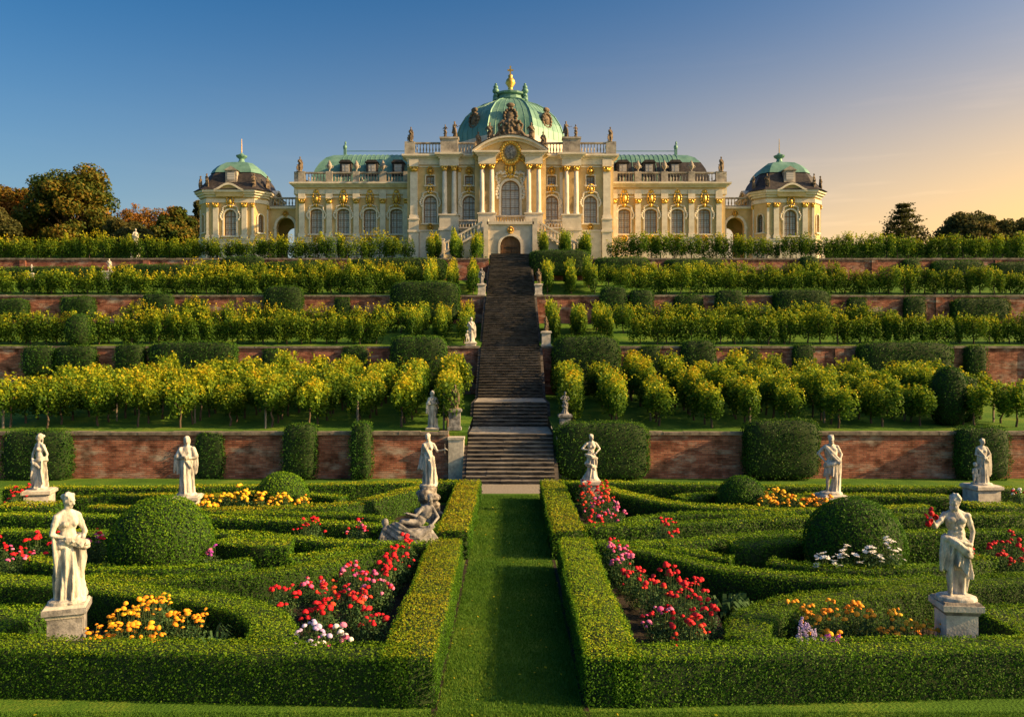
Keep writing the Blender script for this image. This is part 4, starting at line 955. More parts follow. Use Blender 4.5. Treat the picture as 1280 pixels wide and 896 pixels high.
# ------------------------------------------------------------------ trees
def tree(x, y, zb, top, rad, label, mat='tree', tint=.45, warm=.3, seed=1, shape='round', leaf=.42, sparse=1.0, name='tree', zlow=None):
    global rng
    rng = np.random.default_rng(seed); r = random.Random(seed); H = top - zb
    e = empty(name, (x, y, zb), label, 'tree', 'trees on the horizon')
    m = MB(); m.smooth = True; tips = []
    lean = r.uniform(-.03, .03)*H
    tz = H*(.9 if shape == 'cone' else .45); m.tube([(0, 0, -.5), (lean*.3, 0, tz*.35), (lean, 0, tz)], [H*.032, H*.024, H*.010 if shape == 'cone' else H*.018], 8)
    P = []; Nv = []
    if shape == 'cone':
        L = 13
        for i in range(L):
            z = H*(.16 + .82*i/(L-1)); rr = rad*(1 - (i/(L-1))**2.0)*.95 + .4
            k = 9 if i < 9 else 6
            for j in range(k):
                a = 2*PI*(j + r.random())/k; le = rr*r.uniform(.72, 1.08)
                m.tube([(0, 0, z), (le*math.cos(a), le*math.sin(a), z - .04*le + .25)], [.07, .02], 4)
                n = int(95*sparse); t = rng.random(n)**.65; c = np.stack([math.cos(a)*le*t, math.sin(a)*le*t, z + .2*t + 0*t], 1)
                P.append(c + rng.normal(size=(n, 3))*np.array([.38, .38, .14])); Nv.append(np.tile([0, 0, 1.0], (n, 1)))
    else:
        z0 = zlow if zlow is not None else H*.22; cz = (z0 + H)/2; rz = (H - z0)/2
        K = int(75 if shape == 'round' else 34)
        for i in range(K):
            d = np.array([r.gauss(0, 1), r.gauss(0, 1), r.gauss(0, 1)]); d /= np.linalg.norm(d); q = r.uniform(.45, .92)
            c = np.array([d[0]*rad*q + lean, d[1]*rad*q, cz + d[2]*rz*q]); cr = rad*r.uniform(.16, .34)
            m.tube([(lean, 0, tz*r.uniform(.5, 1)), (c[0]*.6, c[1]*.6, (c[2]+tz)/2), tuple(c)], [H*.010, H*.006, H*.003], 5)
            n = int(420*sparse*(cr/(rad*.25))**2); dd = unit(rng.normal(size=(n, 3))); q2 = (rng.random(n)**.4)[:, None]
            P.append(c + dd*np.array([cr*1.15, cr*1.15, cr*.85])*q2); Nv.append(dd + np.array([0, 0, .4]))
    P = np.concatenate(P); Nv = np.concatenate(Nv)
    tn = tint + warm*fbm(P, 1.1/ (rad*.25), seed) + .13*rng.normal(size=len(P))
    link('crown', cloud_mesh('crown', leaf_quads(P, Nv, leaf, .8), tn, [M[mat]]), e); m.build('trunk', M['bark'], e)
tree(-58.6, 108, 15.8, 32.3, 6.3, 'tallest golden green autumn tree with a broad full crown, left of the palace', 'tree', .42, .30, 3, sparse=1.3, zlow=2.0)
tree(-69.5, 111, 15.8, 29.8, 5.4, 'rust brown autumn tree left of the tallest tree', 'tree', .80, .25, 4, zlow=1.5)
tree(-77.5, 113, 15.8, 30.4, 5.6, 'dark rust autumn tree at the left frame edge', 'tree', .85, .2, 5, zlow=1.5)
tree(-66.0, 101, 15.8, 25.0, 3.6, 'low dark green tree in front of the rust brown trees', 'dark_tree', .4, .3, 6, zlow=.6)
tree(-52.6, 114, 15.8, 28.0, 3.6, 'thin sparse brown tree with sky showing through, right of the tallest tree', 'tree', .9, .2, 7, sparse=.30, leaf=.28)
tree(-50.0, 104, 15.8, 24.4, 3.2, 'dark green bushy tree below the thin sparse brown tree', 'dark_tree', .45, .3, 8, zlow=.5)
tree(-48.5, 115, 15.8, 27.6, 3.4, 'orange brown half bare tree between the dark bushes', 'tree', .88, .25, 9, sparse=.5, leaf=.3)
tree(-44.8, 107, 15.8, 25.6, 3.2, 'dark rounded tree with orange crown top near the left pavilion', 'tree', .42, .35, 10, zlow=.5)
tree(-43.4, 112, 15.8, 28.2, 2.6, 'dark slender tree rising behind the left corner pavilion', 'dark_tree', .6, .4, 11, zlow=1)
tree(-46.6, 99, 15.8, 21.8, 3.0, 'low dark bush tree before the orange brown tree', 'dark_tree', .3, .3, 12, zlow=.3)
tree(55.0, 112, 15.8, 27.2, 5.2, 'broad dark conifer with tiered branches, right of the palace', 'dark_tree', .45, .3, 13, shape='cone', leaf=.36, name='conifer_tree')
tree(64.8, 112, 15.8, 25.8, 4.3, 'umbrella topped dark tree right of the conifer', 'dark_tree', .5, .4, 14, zlow=4.0)
tree(70.3, 111, 15.8, 25.4, 4.8, 'dark spreading tree, second from the right frame edge', 'dark_tree', .5, .4, 15, zlow=1)
tree(76.0, 112, 15.8, 25.6, 4.8, 'dark spreading tree at the right frame edge', 'dark_tree', .55, .4, 16, zlow=1)
tree(60.0, 110, 15.8, 22.8, 2.8, 'small dark tree between conifer and umbrella topped tree', 'dark_tree', .5, .4, 17, zlow=.8)
tree(66.8, 106, 15.8, 22.0, 3.2, 'low brownish tree below the umbrella topped tree', 'tree', .55, .3, 18, zlow=.6)
tree(73.5, 106, 15.8, 22.2, 3.4, 'low olive tree before the dark spreading trees', 'tree', .5, .3, 19, zlow=.5)

for s in (-1, 1):                                       # dark boundary hedge under the trees closes the plateau
    o = strip_hedge([(s*38.5, 97.0), (s*60, 98.5), (s*95, 100)], 1.6, 3.6, .20, f'tall dark boundary hedge below the horizon trees, {SIDE[s]} of the palace', 0, 'boundary_hedge', 'boundary hedges'); o.location.z = 15.8
# ------------------------------------------------------------------ statues
def voxel_mesh(name, mb, mat, voxel, smooth=2):
    me = mb.mesh(name, mat); o = bpy.data.objects.new(name, me); COL.objects.link(o)
    md = o.modifiers.new('r', 'REMESH'); md.mode = 'VOXEL'; md.voxel_size = voxel
    if smooth: s = o.modifiers.new('s', 'SMOOTH'); s.factor = .5; s.iterations = smooth
    dg = bpy.context.evaluated_depsgraph_get(); dg.update()
    out = bpy.data.meshes.new_from_object(o.evaluated_get(dg)); out.name = name
    bpy.data.objects.remove(o); bpy.data.meshes.remove(me)
    if not out.materials: out.materials.append(mat)
    return sm(out)
def rot_head(yaw, pitch): return Quaternion((0, 0, 1), yaw) @ Quaternion((1, 0, 0), pitch)
def head(m, c, yaw=0, pitch=.1, hair='bun', beard=False, k=1.0):
    q = rot_head(yaw, pitch); c = Vector(c)
    def T(*p): return c + q @ (Vector(p)*k)
    m.ell(c, (.077*k, .096*k, .115*k), 14, 10, q); m.ell(T(0, -.035, -.06), (.055*k, .058*k, .062*k), 12, 8, q)
    m.cone(T(0, -.092, .015), .010*k, T(0, -.113, -.022), .017*k, 6); m.ell(T(0, -.09, .03), (.05*k, .012*k, .012*k), 8, 5, q)
    m.ell(T(0, -.092, -.052), (.024*k, .012*k, .010*k), 8, 5, q); m.ell(T(0, -.08, -.09), (.024*k, .022*k, .02*k), 8, 5, q)
    for s in (-1, 1): m.ell(T(s*.076, .0, -.005), (.012*k, .022*k, .032*k), 8, 5, q); m.ell(T(s*.04, -.072, -.03), (.024*k, .02*k, .024*k), 8, 5, q)
    r = random.Random(int(abs(yaw)*100)+3)
    m.ell(T(0, .022, .035), (.086*k, .092*k, .098*k), 12, 8, q)
    for i in range(26):                                  # curls
        a = r.uniform(-2.2, 2.2); e = r.uniform(.0, 1.2); d = Vector((math.sin(a)*math.cos(e), math.cos(a)*math.cos(e), math.sin(e)))
        m.ell(T(d.x*.086, .01+d.y*.095, .03+d.z*.10), (.021*k, .021*k, .021*k), 6, 4)
    if hair == 'bun': m.ell(T(0, .115, .02), (.05*k, .05*k, .05*k), 10, 7); m.cone(T(.05, .07, -.06), .03*k, T(.06, .05, -.17), .015*k, 6)
    if hair == 'veil': m.ell(T(0, .05, -.03), (.105*k, .10*k, .17*k), 12, 8, q)
    if beard:
        for i in range(12):
            a = -1.1 + 2.2*i/11; m.ell(T(.062*math.sin(a), -.075*math.cos(a)-.01, -.085-.03*math.cos(a)), (.022*k, .022*k, .035*k), 6, 4)
        m.ell(T(0, -.075, -.12), (.036*k, .03*k, .05*k), 8, 6)
def hand(m, w, d, side=1, curl=.5, k=1.0):
    """palm, four bent fingers of unequal length and a thumb; w wrist, d direction"""
    w = Vector(w); d = Vector(d).normalized(); up = Vector((0, 0, 1)) if abs(d.z) < .8 else Vector((0, -1, 0)); x = d.cross(up).normalized(); n = x.cross(d).normalized()
    pc = w + d*.045*k; q = Vector((0, 1, 0)).rotation_difference(d); m.cone(w, .027*k, w + d*.075*k, .030*k, 8)
    for i, L in enumerate((.068, .078, .074, .058)):
        b = w + d*.085*k + x*(i-1.5)*.019*k; mid = b + (d - n*curl*.5).normalized()*L*.55*k; tip = mid + (d - n*curl*1.6).normalized()*L*.5*k
        m.tube([b, mid, tip], [.0105*k, .0095*k, .008*k], 5)
    tb = w + d*.035*k - x*side*.03*k; tm = tb + (d*.6 - x*side*.8 - n*.2).normalized()*.04*k; m.tube([tb, tm, tm + (d - n*.4).normalized()*.03*k], [.013*k, .011*k, .009*k], 5)
def arm(m, sh, el, ha, k=1.0, sleeve=False, curl=.6):
    sh = (sh[0]*.90, sh[1], sh[2]-.025)
    m.ell(sh, (.060*k, .060*k, .062*k), 10, 7); m.cone(sh, .053*k, el, .040*k, 10); m.cone(el, .041*k, ha, .027*k, 10)
    mid = Vector(sh).lerp(Vector(el), .45); m.ell(mid, (.055*k, .055*k, .07*k), 8, 6)
    hand(m, ha, Vector(ha) - Vector(el), 1 if sh[0] > 0 else -1, curl, k)
    if sleeve: m.cone(sh, .085*k, Vector(sh).lerp(Vector(el), .85), .09*k, 10)
def torso(m, female=False, shift=0.0, lean=0.0, k=1.0):
    m.ell((lean, 0, 1.30), (.165, .112, .19), 14, 10); m.ell((lean*.6+shift*.3, -.012, 1.09), (.128 if female else .142, .10, .17), 12, 9); m.ell((shift, .005, .95), (.168, .122, .135), 12, 9)
    [m.cone((lean+q*.03, .012, 1.475), .048, (lean+q*.15, .01, 1.40), .056, 9) for q in (-1, 1)]; m.cone((lean, .01, 1.42), .062, (lean, -.01, 1.54), .050, 10)
    if female:
        for s in (-1, 1): m.ell((lean+s*.072, -.095, 1.285), (.056, .05, .056), 10, 7)
    else:
        for s in (-1, 1): m.ell((lean+s*.075, -.075, 1.33), (.082, .045, .06), 10, 7)
        for z in (1.06, 1.13, 1.2):
            for s in (-1, 1): m.ell((lean*.7+shift*.2+s*.04, -.098, z), (.04, .018, .03), 8, 5)
    m.ell((shift*.4, -.112, 1.04), (.016, .008, .014), 6, 4)
def leg(m, hip, knee, ank, toe):
    m.cone(hip, .092, knee, .056, 12); m.cone(knee, .056, ank, .036, 12); m.ell(Vector(hip).lerp(Vector(knee), .3), (.09, .092, .14), 10, 7); m.ell(Vector(knee).lerp(Vector(ank), .28) + Vector((0, .02, 0)), (.056, .06, .11), 10, 7)
    m.cone(ank, .036, toe, .026, 8); m.ell(Vector(toe), (.045, .06, .022), 8, 5); m.ell(Vector(ank)+Vector((0, .035, -.03)), (.035, .04, .035), 8, 5)
def skirt(m, zt, zb, rt, rb, ct=(0, 0), cb=(0, 0), folds=11, amp=.035, seed=0, flat=.8, knee=None, hem=.03, tilt=0, twist=0):
    n, k = 84, 20; vs = []; fs = []; r = random.Random(seed); ph = [r.random()*6.28 for _ in range(6)]
    for j in range(k+1):
        t = j/k
        for i in range(n):
            a = 2*PI*i/n; R_ = rt + (rb-rt)*t**1.3
            f = 1.1 - 2.2*abs(math.sin(folds*.5*(a + twist*t) + ph[0] + 1.0*t*math.sin(a+ph[1])))**.8 + .7*math.sin(round(folds*1.6)*(a + twist*t*.6) + ph[2] - 1.6*t)
            R_ += amp*(.35+.85*t)*f*.6
            if knee: da = math.atan2(math.sin(a-knee[0]), math.cos(a-knee[0])); R_ += knee[1]*math.exp(-(da/.42)**2)*math.exp(-((t-knee[2])/.33)**2)
            z = zt + (zb-zt)*t + t*(tilt*math.cos(a) + hem*math.sin(3*a+ph[3]))
            vs.append((ct[0]*(1-t)+cb[0]*t + R_*math.cos(a), ct[1]*(1-t)+cb[1]*t + flat*R_*math.sin(a), z))
    for j in range(k):
        for i in range(n): fs.append((j*n+i, (j+1)*n+i, (j+1)*n+(i+1) % n, j*n+(i+1) % n))
    fs.append(tuple(range(n))); fs.append(tuple(k*n+i for i in range(n))[::-1]); m.add(vs, fs)
def roll(m, pts, r=.03, strands=4, spread=.035, seed=0):
    rr = random.Random(seed)
    for s in range(strands):
        o = Vector((rr.uniform(-1, 1), rr.uniform(-1, 1), rr.uniform(-1, 1)))*spread + Vector((0, 0, (s-(strands-1)/2)*spread))
        m.tube([Vector(p) + o*(.6 if 0 < i < len(pts)-1 else .4) for i, p in enumerate(pts)], r, 7)
def hips_roll(m, z0, tilt, rx=.185, ry=.15, cx=0, seed=0, r=.028, strands=4, a0=-.2, a1=6.4):
    roll(m, [(cx + rx*math.cos(a0+(a1-a0)*i/18), ry*math.sin(a0+(a1-a0)*i/18), z0 + tilt*math.cos(a0+(a1-a0)*i/18)) for i in range(19)], r, strands, .03, seed)
def hang(m, p, L, w=.07, seed=0, n=4, d=(0, 0, -1)):
    r = random.Random(seed)
    for i in range(n):
        x = p[0] + (i-(n-1)/2)*w*.55; y = p[1] + r.uniform(-.02, .02); l = L*r.uniform(.8, 1.05)
        m.tube([(x, y, p[2]), (x+d[0]*l*.5+r.uniform(-.015, .015), y+d[1]*l*.5-.02, p[2]-l*.5), (x+d[0]*l+r.uniform(-.03, .03), y+d[1]*l, p[2]-l)], [.024, .034, .030], 7)
def base_rock(m, r=.3, seed=0):
    m.lathe([(r, -.02), (r*.98, .05), (r*.8, .07)], n=14, sx=1.1, sy=.9)
def F_woman(m):
    torso(m, True, .02, 0); head(m, (.02, -.01, 1.645), .35, .30, 'bun')
    arm(m, (-.19, 0, 1.415), (-.255, -.03, 1.13), (-.05, -.19, 1.045)); arm(m, (.19, 0, 1.40), (.245, -.08, 1.12), (.13, -.235, 1.02))
    skirt(m, 1.02, .05, .17, .235, (.01, 0), (.04, .01), 10, .062, 4, .86, (-1.95, .10, .42), .02, 0, .5); skirt(m, .95, .30, .16, .17, (.06, .01), (.10, .03), 8, .06, 14, .9, None, .05, -.06, .8); hips_roll(m, .985, .06, seed=1, strands=5)
    roll(m, [(-.10, -.19, 1.04), (.03, -.25, 1.0), (.16, -.26, .95), (.23, -.2, .93)], .035, 5, .035, 2)
    hang(m, (-.22, -.03, 1.12), .72, .045, 3, 3, (.10, .03, -1)); hang(m, (.14, -.2, .98), .55, .06, 5, 3, (.05, .1, -1))
    leg(m, (-.08, 0, .9), (-.09, -.12, .5), (-.06, -.06, .08), (-.06, -.22, .03)); base_rock(m, .27)
def F_man(m):
    torso(m, False, .03, -.01); head(m, (-.02, -.015, 1.64), -.85, .02, 'curl', True)
    arm(m, (-.20, 0, 1.43), (-.36, -.10, 1.22), (-.47, -.27, 1.36), curl=1.3); arm(m, (.20, 0, 1.42), (.275, .03, 1.13), (.20, -.08, .89))
    leg(m, (-.09, 0, .92), (-.12, -.08, .49), (-.10, -.02, .07), (-.13, -.17, .03)); leg(m, (.10, 0, .92), (.12, .02, .49), (.13, .07, .07), (.17, -.06, .03))
    skirt(m, 1.0, .50, .18, .20, (.02, 0), (.03, .01), 8, .06, 7, .88, None, .05, -.12, .7); hips_roll(m, .95, -.07, .20, .165, .02, 3, .032, 5)
    roll(m, [(-.17, -.10, 1.02), (-.03, -.19, .92), (.12, -.18, .80), (.21, -.06, .74)], .036, 5, .04, 5)
    hang(m, (-.20, -.08, 1.04), .52, .06, 8, 4, (-.04, 0, -1)); m.ell((-.19, -.09, 1.03), (.075, .07, .06), 9, 6)
    hang(m, (.15, .08, .62), .56, .07, 9, 4, (.02, .05, -1)); m.cone((.08, .16, .02), .11, (.05, .12, .6), .08, 9); base_rock(m, .30)
def F_twist(m):                                          # nude upper body turned, drape falling from the hips
    torso(m, True, .05, -.02); head(m, (0, 0, 1.645), -.5, .2, 'bun'); arm(m, (-.19, .02, 1.42), (-.25, -.06, 1.13), (-.12, -.16, .93)); arm(m, (.18, .02, 1.41), (.24, .10, 1.12), (.19, .06, .86))
    skirt(m, .95, .05, .19, .25, (.04, 0), (-.02, .02), 9, .065, 11, .9, (-1.9, .10, .4), .03, -.03, .5); hips_roll(m, .90, .08, .215, .17, .03, 6, .038, 5); hang(m, (.18, -.08, .9), .75, .1, 12, 4, (.05, 0, -1)); roll(m, [(-.2, -.1, .98), (0, -.2, .85), (.18, -.12, .72)], .04, 4, .05, 9); base_rock(m, .28)
def F_bowl(m):                                           # fully draped, holding a bowl before the chest
    torso(m, True, 0, 0); head(m, (0, -.01, 1.645), .15, .12, 'veil'); arm(m, (-.19, 0, 1.41), (-.27, -.05, 1.13), (-.06, -.2, 1.14), sleeve=True); arm(m, (.19, 0, 1.41), (.27, -.05, 1.13), (.08, -.2, 1.12), sleeve=True)
    m.lathe([(.03, 1.08), (.10, 1.14), (.13, 1.20), (.11, 1.21)], 0, -.22, 14); m.ell((0, .0, 1.2), (.20, .145, .26), 14, 9)
    skirt(m, 1.08, .04, .19, .235, (0, 0), (0, .01), 10, .055, 15, .84, (-1.9, .05, .5)); hang(m, (-.26, 0, 1.2), .62, .1, 4, 4); hang(m, (.25, .0, 1.15), .5, .08, 5, 3); roll(m, [(-.18, -.10, 1.36), (0, -.17, 1.12), (.16, -.15, .86)], .03, 4, .04, 3); base_rock(m, .27)
def F_staff(m):                                          # walking figure, one arm held out with a staff, cloak behind
    torso(m, True, .03, 0); head(m, (-.02, 0, 1.645), -.3, .1, 'bun'); arm(m, (-.19, 0, 1.41), (-.22, .02, 1.12), (-.02, -.14, .93)); arm(m, (.19, 0, 1.41), (.30, -.04, 1.16), (.50, -.12, 1.22), curl=1.2)
    m.cone((.54, -.13, 1.08), .014, (.54, -.13, 1.42), .014, 6)
    skirt(m, 1.0, .05, .18, .22, (.02, 0), (.06, .02), 9, .065, 19, .9, (-1.2, .12, .35)); skirt(m, 1.42, .55, .16, .24, (-.04, .08), (-.12, .10), 8, .04, 21, .6)
    roll(m, [(-.14, -.08, 1.38), (.02, -.14, 1.1), (.17, -.14, .7), (.22, -.05, .4)], .032, 4, .04, 4); leg(m, (.09, 0, .9), (.13, -.12, .5), (.16, -.03, .08), (.18, -.17, .03)); base_rock(m, .28)
def F_akimbo(m):                                         # spiralling half nude, both elbows out
    torso(m, True, -.02, .02); head(m, (.01, -.01, 1.64), .35, .15, 'curl'); arm(m, (-.19, 0, 1.42), (-.36, -.02, 1.2), (-.14, -.17, 1.17)); arm(m, (.21, 0, 1.42), (.35, .02, 1.2), (.20, -.12, 1.08))
    skirt(m, 1.0, .40, .18, .15, (0, 0), (.05, 0), 8, .05, 25, .9, (-.6, .08, .5)); skirt(m, .5, .03, .15, .30, (.05, 0), (-.03, 0), 8, .05, 26, .85)
    roll(m, [(-.2, -.05, .96), (0, -.2, .90), (.19, -.1, .83), (.15, .14, .74), (-.12, .12, .66), (-.2, -.05, .6), (0, -.18, .55), (.17, -.08, .5)], .045, 4, .05, 5); base_rock(m, .3)
def F_hip(m):                                            # man, one hand on the hip, short mantle
    torso(m, False, .04, 0); head(m, (0, -.01, 1.645), -.1, .02, 'curl', True, 1.03); arm(m, (-.20, 0, 1.43), (-.38, .02, 1.21), (-.21, -.06, 1.0)); arm(m, (.20, 0, 1.43), (.31, .02, 1.18), (.22, -.14, 1.02))
    m.ell((.0, .02, 1.25), (.20, .14, .26), 14, 9); roll(m, [(-.18, -.06, 1.42), (-.02, -.15, 1.2), (.16, -.14, 1.02), (.22, .02, .9)], .04, 5, .045, 6)
    skirt(m, 1.0, .55, .18, .21, (.03, 0), (0, 0), 9, .045, 29, .85, None, .06); skirt(m, 1.05, .05, .09, .16, (.24, .05), (.14, .08), 7, .04, 31, .8); hips_roll(m, .92, .06, .2, .165, .02, 8, .035, 4)
    leg(m, (-.08, 0, .92), (-.11, -.06, .49), (-.10, 0, .07), (-.13, -.15, .03)); leg(m, (.10, 0, .92), (.12, -.01, .49), (.11, .05, .07), (.16, -.08, .03)); base_rock(m, .31)
def F_putto(m):                                          # cloaked figure with a child at its side
    torso(m, True, .02, .02); head(m, (.03, -.01, 1.64), .3, .2, 'bun'); arm(m, (-.17, 0, 1.41), (-.24, -.06, 1.15), (-.02, -.18, 1.06)); arm(m, (.21, 0, 1.41), (.30, -.05, 1.16), (.10, -.19, 1.05)); m.ell((.02, .01, 1.22), (.2, .14, .27), 14, 9)
    skirt(m, 1.1, .04, .18, .24, (.02, 0), (.04, .01), 9, .06, 33, .88); hang(m, (.27, .0, 1.12), .8, .09, 6, 4); roll(m, [(-.16, -.08, 1.36), (.02, -.17, 1.1), (.2, -.12, .9)], .035, 4, .045, 7)
    m.ell((-.27, -.08, .50), (.10, .085, .15), 10, 8); m.ell((-.27, -.09, .76), (.075, .08, .088), 10, 8); m.ell((-.27, -.065, .79), (.08, .08, .075), 9, 6); m.cone((-.32, -.1, .40), .06, (-.34, -.16, .2), .045, 8); m.cone((-.22, -.1, .40), .06, (-.2, -.14, .2), .045, 8); m.cone((-.34, -.16, .2), .045, (-.35, -.12, .04), .03, 8); m.cone((-.2, -.14, .2), .045, (-.2, -.1, .04), .03, 8)
    m.cone((-.20, -.1, .6), .035, (-.08, -.16, .68), .028, 7); m.cone((-.35, -.09, .59), .035, (-.40, -.16, .45), .028, 7); base_rock(m, .36)
def make(fn, name, mat, vox): m = MB(); fn(m); return voxel_mesh(name, m, mat, vox)
FM = {}
for k, fn, v in (('woman', F_woman, .0105), ('man', F_man, .0105), ('twist', F_twist, .017), ('bowl', F_bowl, .017), ('staff', F_staff, .017), ('akimbo', F_akimbo, .017), ('hip', F_hip, .017), ('putto', F_putto, .017)):
    FM[k] = make(fn, 'figure', M['stone'], v)
def remat(me, mat): c = me.copy(); c.materials.clear(); c.materials.append(mat); return c
def pedestal(m, h, a, b=None, cap=.12, step=.05):
    b = b or a
    m.box(-a, a, -b, b, .0, h-cap-.06); m.box(-a-step, a+step, -b-step, b+step, -.0, min(.14, h*.2))
    m.taper(0, 0, h-cap-.058, h-cap, a, b, a+step, b+step); m.box(-a-step-.02, a+step+.02, -b-step-.02, b+step+.02, h-cap+.002, h-.035); m.taper(0, 0, h-.033, h, a+step, b+step, a, b)
def statue(fig, x, y, z, h, ph, pw, label, group, rz=0, prz=0, mat=None, pmat='pale_stone', hscale=1.78, cap_mat=None, prect=None):
    e = empty('statue', (x, y, z), label, 'statue', group)
    me = FM[fig] if mat is None else remat(FM[fig], M[mat])
    f = link('figure', me, e, (0, 0, ph), rz, h/hscale)
    if ph > 0:
        m = MB(); pedestal(m, ph, pw, prect, cap=min(.13, ph*.3)); pd = m.build('pedestal', M[pmat], e, None, prz)
        if cap_mat:
            m = MB(); a = pw+.06; m.box(-a, a, -a, a, ph-.11, ph-.04); m.taper(0, 0, ph-.038, ph+.004, a, a, pw+.03, pw+.03); m.taper(0, 0, ph-.20, ph-.112, pw+.012, pw+.012, a-.01, a-.01); link('pedestal_cap', m.mesh('pedestal_cap', M[cap_mat]), pd)
    return e, f
G = 'white garden statues of the parterre'
statue('woman', -7.2, 13.0, 0, 1.78, 1.14, .25, 'white statue of a half draped woman holding a cloth roll, on the nearest left pedestal', G, .95, .35, None, 'grey_stone', cap_mat='pale_stone')
e2, f2 = statue('man', 7.24, 13.0, 0, 1.72, 1.19, .24, 'white statue of a bearded man holding out red flowers, on the nearest right pedestal', G, -.15, -.12, None, 'pale_stone', cap_mat='cap_stone')
POSY = (e2, f2)
statue('twist', -15.3, 26.0, 0, 1.80, .95, .36, 'white statue of a twisting woman with low drape, before the dense ivy clump', G, -.5, .25)
statue('bowl', -10.35, 25.6, 0, 1.88, .82, .36, 'white fully draped statue holding a bowl against its chest', G, .15, .15)
statue('akimbo', 2.72, 27.0, 0, 1.55, 1.1, .26, 'white twisting statue with both elbows out, rising behind scarlet flowers', G, .1)
statue('hip', 10.3, 25.7, 0, 1.90, .84, .33, 'white statue of a bearded man with one hand on his hip', G, -.1, .1)
statue('putto', 15.9, 27.0, 0, 1.55, .95, .40, 'grey white statue of a cloaked figure with a child at its side', G, -.1, .1, 'pale_stone')
# the reclining sculpture and the rock statue behind it
e, f = statue('staff', -2.52, 24.6, 0, 1.62, 1.26, .01, 'warm lit statue holding out a short staff, standing on a rough dark rock', G, .2)
m = MB(); r = random.Random(4)
for i in range(26): a = r.uniform(0, 6.28); z = r.uniform(.05, 1.1); q = .10+.16*abs(math.sin(z*4)); m.ell((q*math.cos(a), q*math.sin(a), z), (r.uniform(.13, .26), r.uniform(.13, .24), r.uniform(.10, .2)), 8, 6)
m.lathe([(.32, 0), (.22, .5), (.24, 1.0), (.28, 1.24)], n=12)
bpy.data.objects.remove([c for c in e.children if c.name.startswith('pedestal')][0]); link('rock', voxel_mesh('rock', m, M['rock'], .03, 1), e)
def F_recline(m):
    head(m, (.62, .0, 1.22), -.4, .35, 'curl', True, 1.0); m.cone((.60, .02, 1.0), .075, (.62, .0, 1.12), .05, 8)
    m.ell((.50, .02, .86), (.18, .14, .22), 12, 9, Quaternion((0, 1, 0), .5)); m.ell((.34, .0, .66), (.16, .13, .17), 12, 9)
    m.cone((.30, -.05, .58), .10, (-.12, -.16, .66), .07, 10); m.cone((-.12, -.16, .66), .07, (-.42, -.16, .36), .045, 10); m.cone((-.42, -.16, .36), .04, (-.55, -.2, .32), .03, 8)
    m.cone((.28, .10, .56), .10, (-.15, .12, .54), .07, 10); m.cone((-.15, .12, .54), .065, (-.5, .10, .34), .04, 10)
    m.cone((.66, .0, .98), .058, (.82, -.05, .72), .045, 9); m.cone((.82, -.05, .72), .045, (.66, -.22, .56), .03, 9); hand(m, (.66, -.22, .56), (-1, -.3, -.2)); m.cone((.40, -.08, .98), .055, (.22, -.24, .80), .043, 9); m.cone((.22, -.24, .80), .043, (.06, -.25, .86), .03, 9); hand(m, (.06, -.25, .86), (-1, 0, .3))
    for i in range(9):                                   # sweeping cloth
        t = i/8; roll(m, [(.68-.05*i, -.24, .52-.015*i), (.3-.03*i, -.34, .25+.02*i), (-.2, -.33, .20+.05*i), (-.62+.04*i, -.22, .46+.02*i)], .045, 2, .04, i)
    m.lathe([(.40, 0), (.42, .15), (.36, .3), (.30, .45)], .1, 0, 18, sx=1.75, sy=.85)
    for i in range(5): m.tube([(-.60+.05*i, -.18, .52), (-.70+.07*i, -.25, .25), (-.74+.09*i, -.26, .0)], [.04, .05, .06], 7)
    m.ell((-.58, -.12, .62), (.10, .10, .12), 10, 7)
e = empty('reclining_sculpture', (-2.62, 20.33, 0), 'grey weathered sculpture of a reclining draped figure between the hedge blocks', 'sculpture')
m = MB(); F_recline(m); link('figure', voxel_mesh('figure', m, M['grey_stone'], .016), e, (0, 0, .42), .12, .95)
m = MB(); pedestal(m, .42, .80, .34, .1); m.build('plinth', M['cap_stone'], e)
# terrace statues
GT = 'small statues along the stairs'
statue('bowl', -3.5, 36.0, 2.05, 1.66, .10, .24, 'slender white statue on the lawn edge above the lowest wall, left of the stairs', GT, .6)
statue('putto', -2.5, 35.9, 2.05, 1.08, .95, .25, 'brown weathered group on a grey pedestal, left side of the first landing', GT, 0, 0, 'dark_stone', 'grey_stone')
statue('akimbo', 2.45, 35.9, 2.05, 1.0, .72, .24, 'grey weathered figure on a pedestal, right side of the first landing', GT, 0, 0, 'grey_stone', 'grey_stone')
statue('putto', -2.55, 51.6, 6.12, 1.62, .28, .32, 'white statue group above the second wall, left of the stairs', GT, .2)
statue('twist', 2.3, 51.6, 6.12, .95, 1.0, .28, 'dark small figure on a tall pedestal above the second wall, right of the stairs', GT, 0, 0, 'dark_stone', 'pale_stone')
statue('bowl', -2.25, 62.7, 10.32, 1.25, .95, .28, 'small grey figure on a pale pedestal above the third wall, left of the stairs', GT, 0, 0, 'grey_stone')
statue('hip', 2.2, 62.7, 10.32, 1.2, .95, .28, 'small dark figure on a pale pedestal above the third wall, right of the stairs', GT, 0, 0, 'dark_stone')
statue('hip', -36.2, 72.2, 12.5, 1.15, .85, .42, 'pale statue on a white pedestal among the upper hedges, far left', 'far statues', .2)
statue('woman', -39.0, 83.2, 15.8, 1.9, 1.35, .35, 'sunlit statue standing before the autumn trees, left of the palace', 'far statues', .6)
statue('staff', -43.2, 72.2, 12.5, .80, .7, .3, 'tiny pale statue on the upper terrace near the left frame edge', 'far statues', 0)
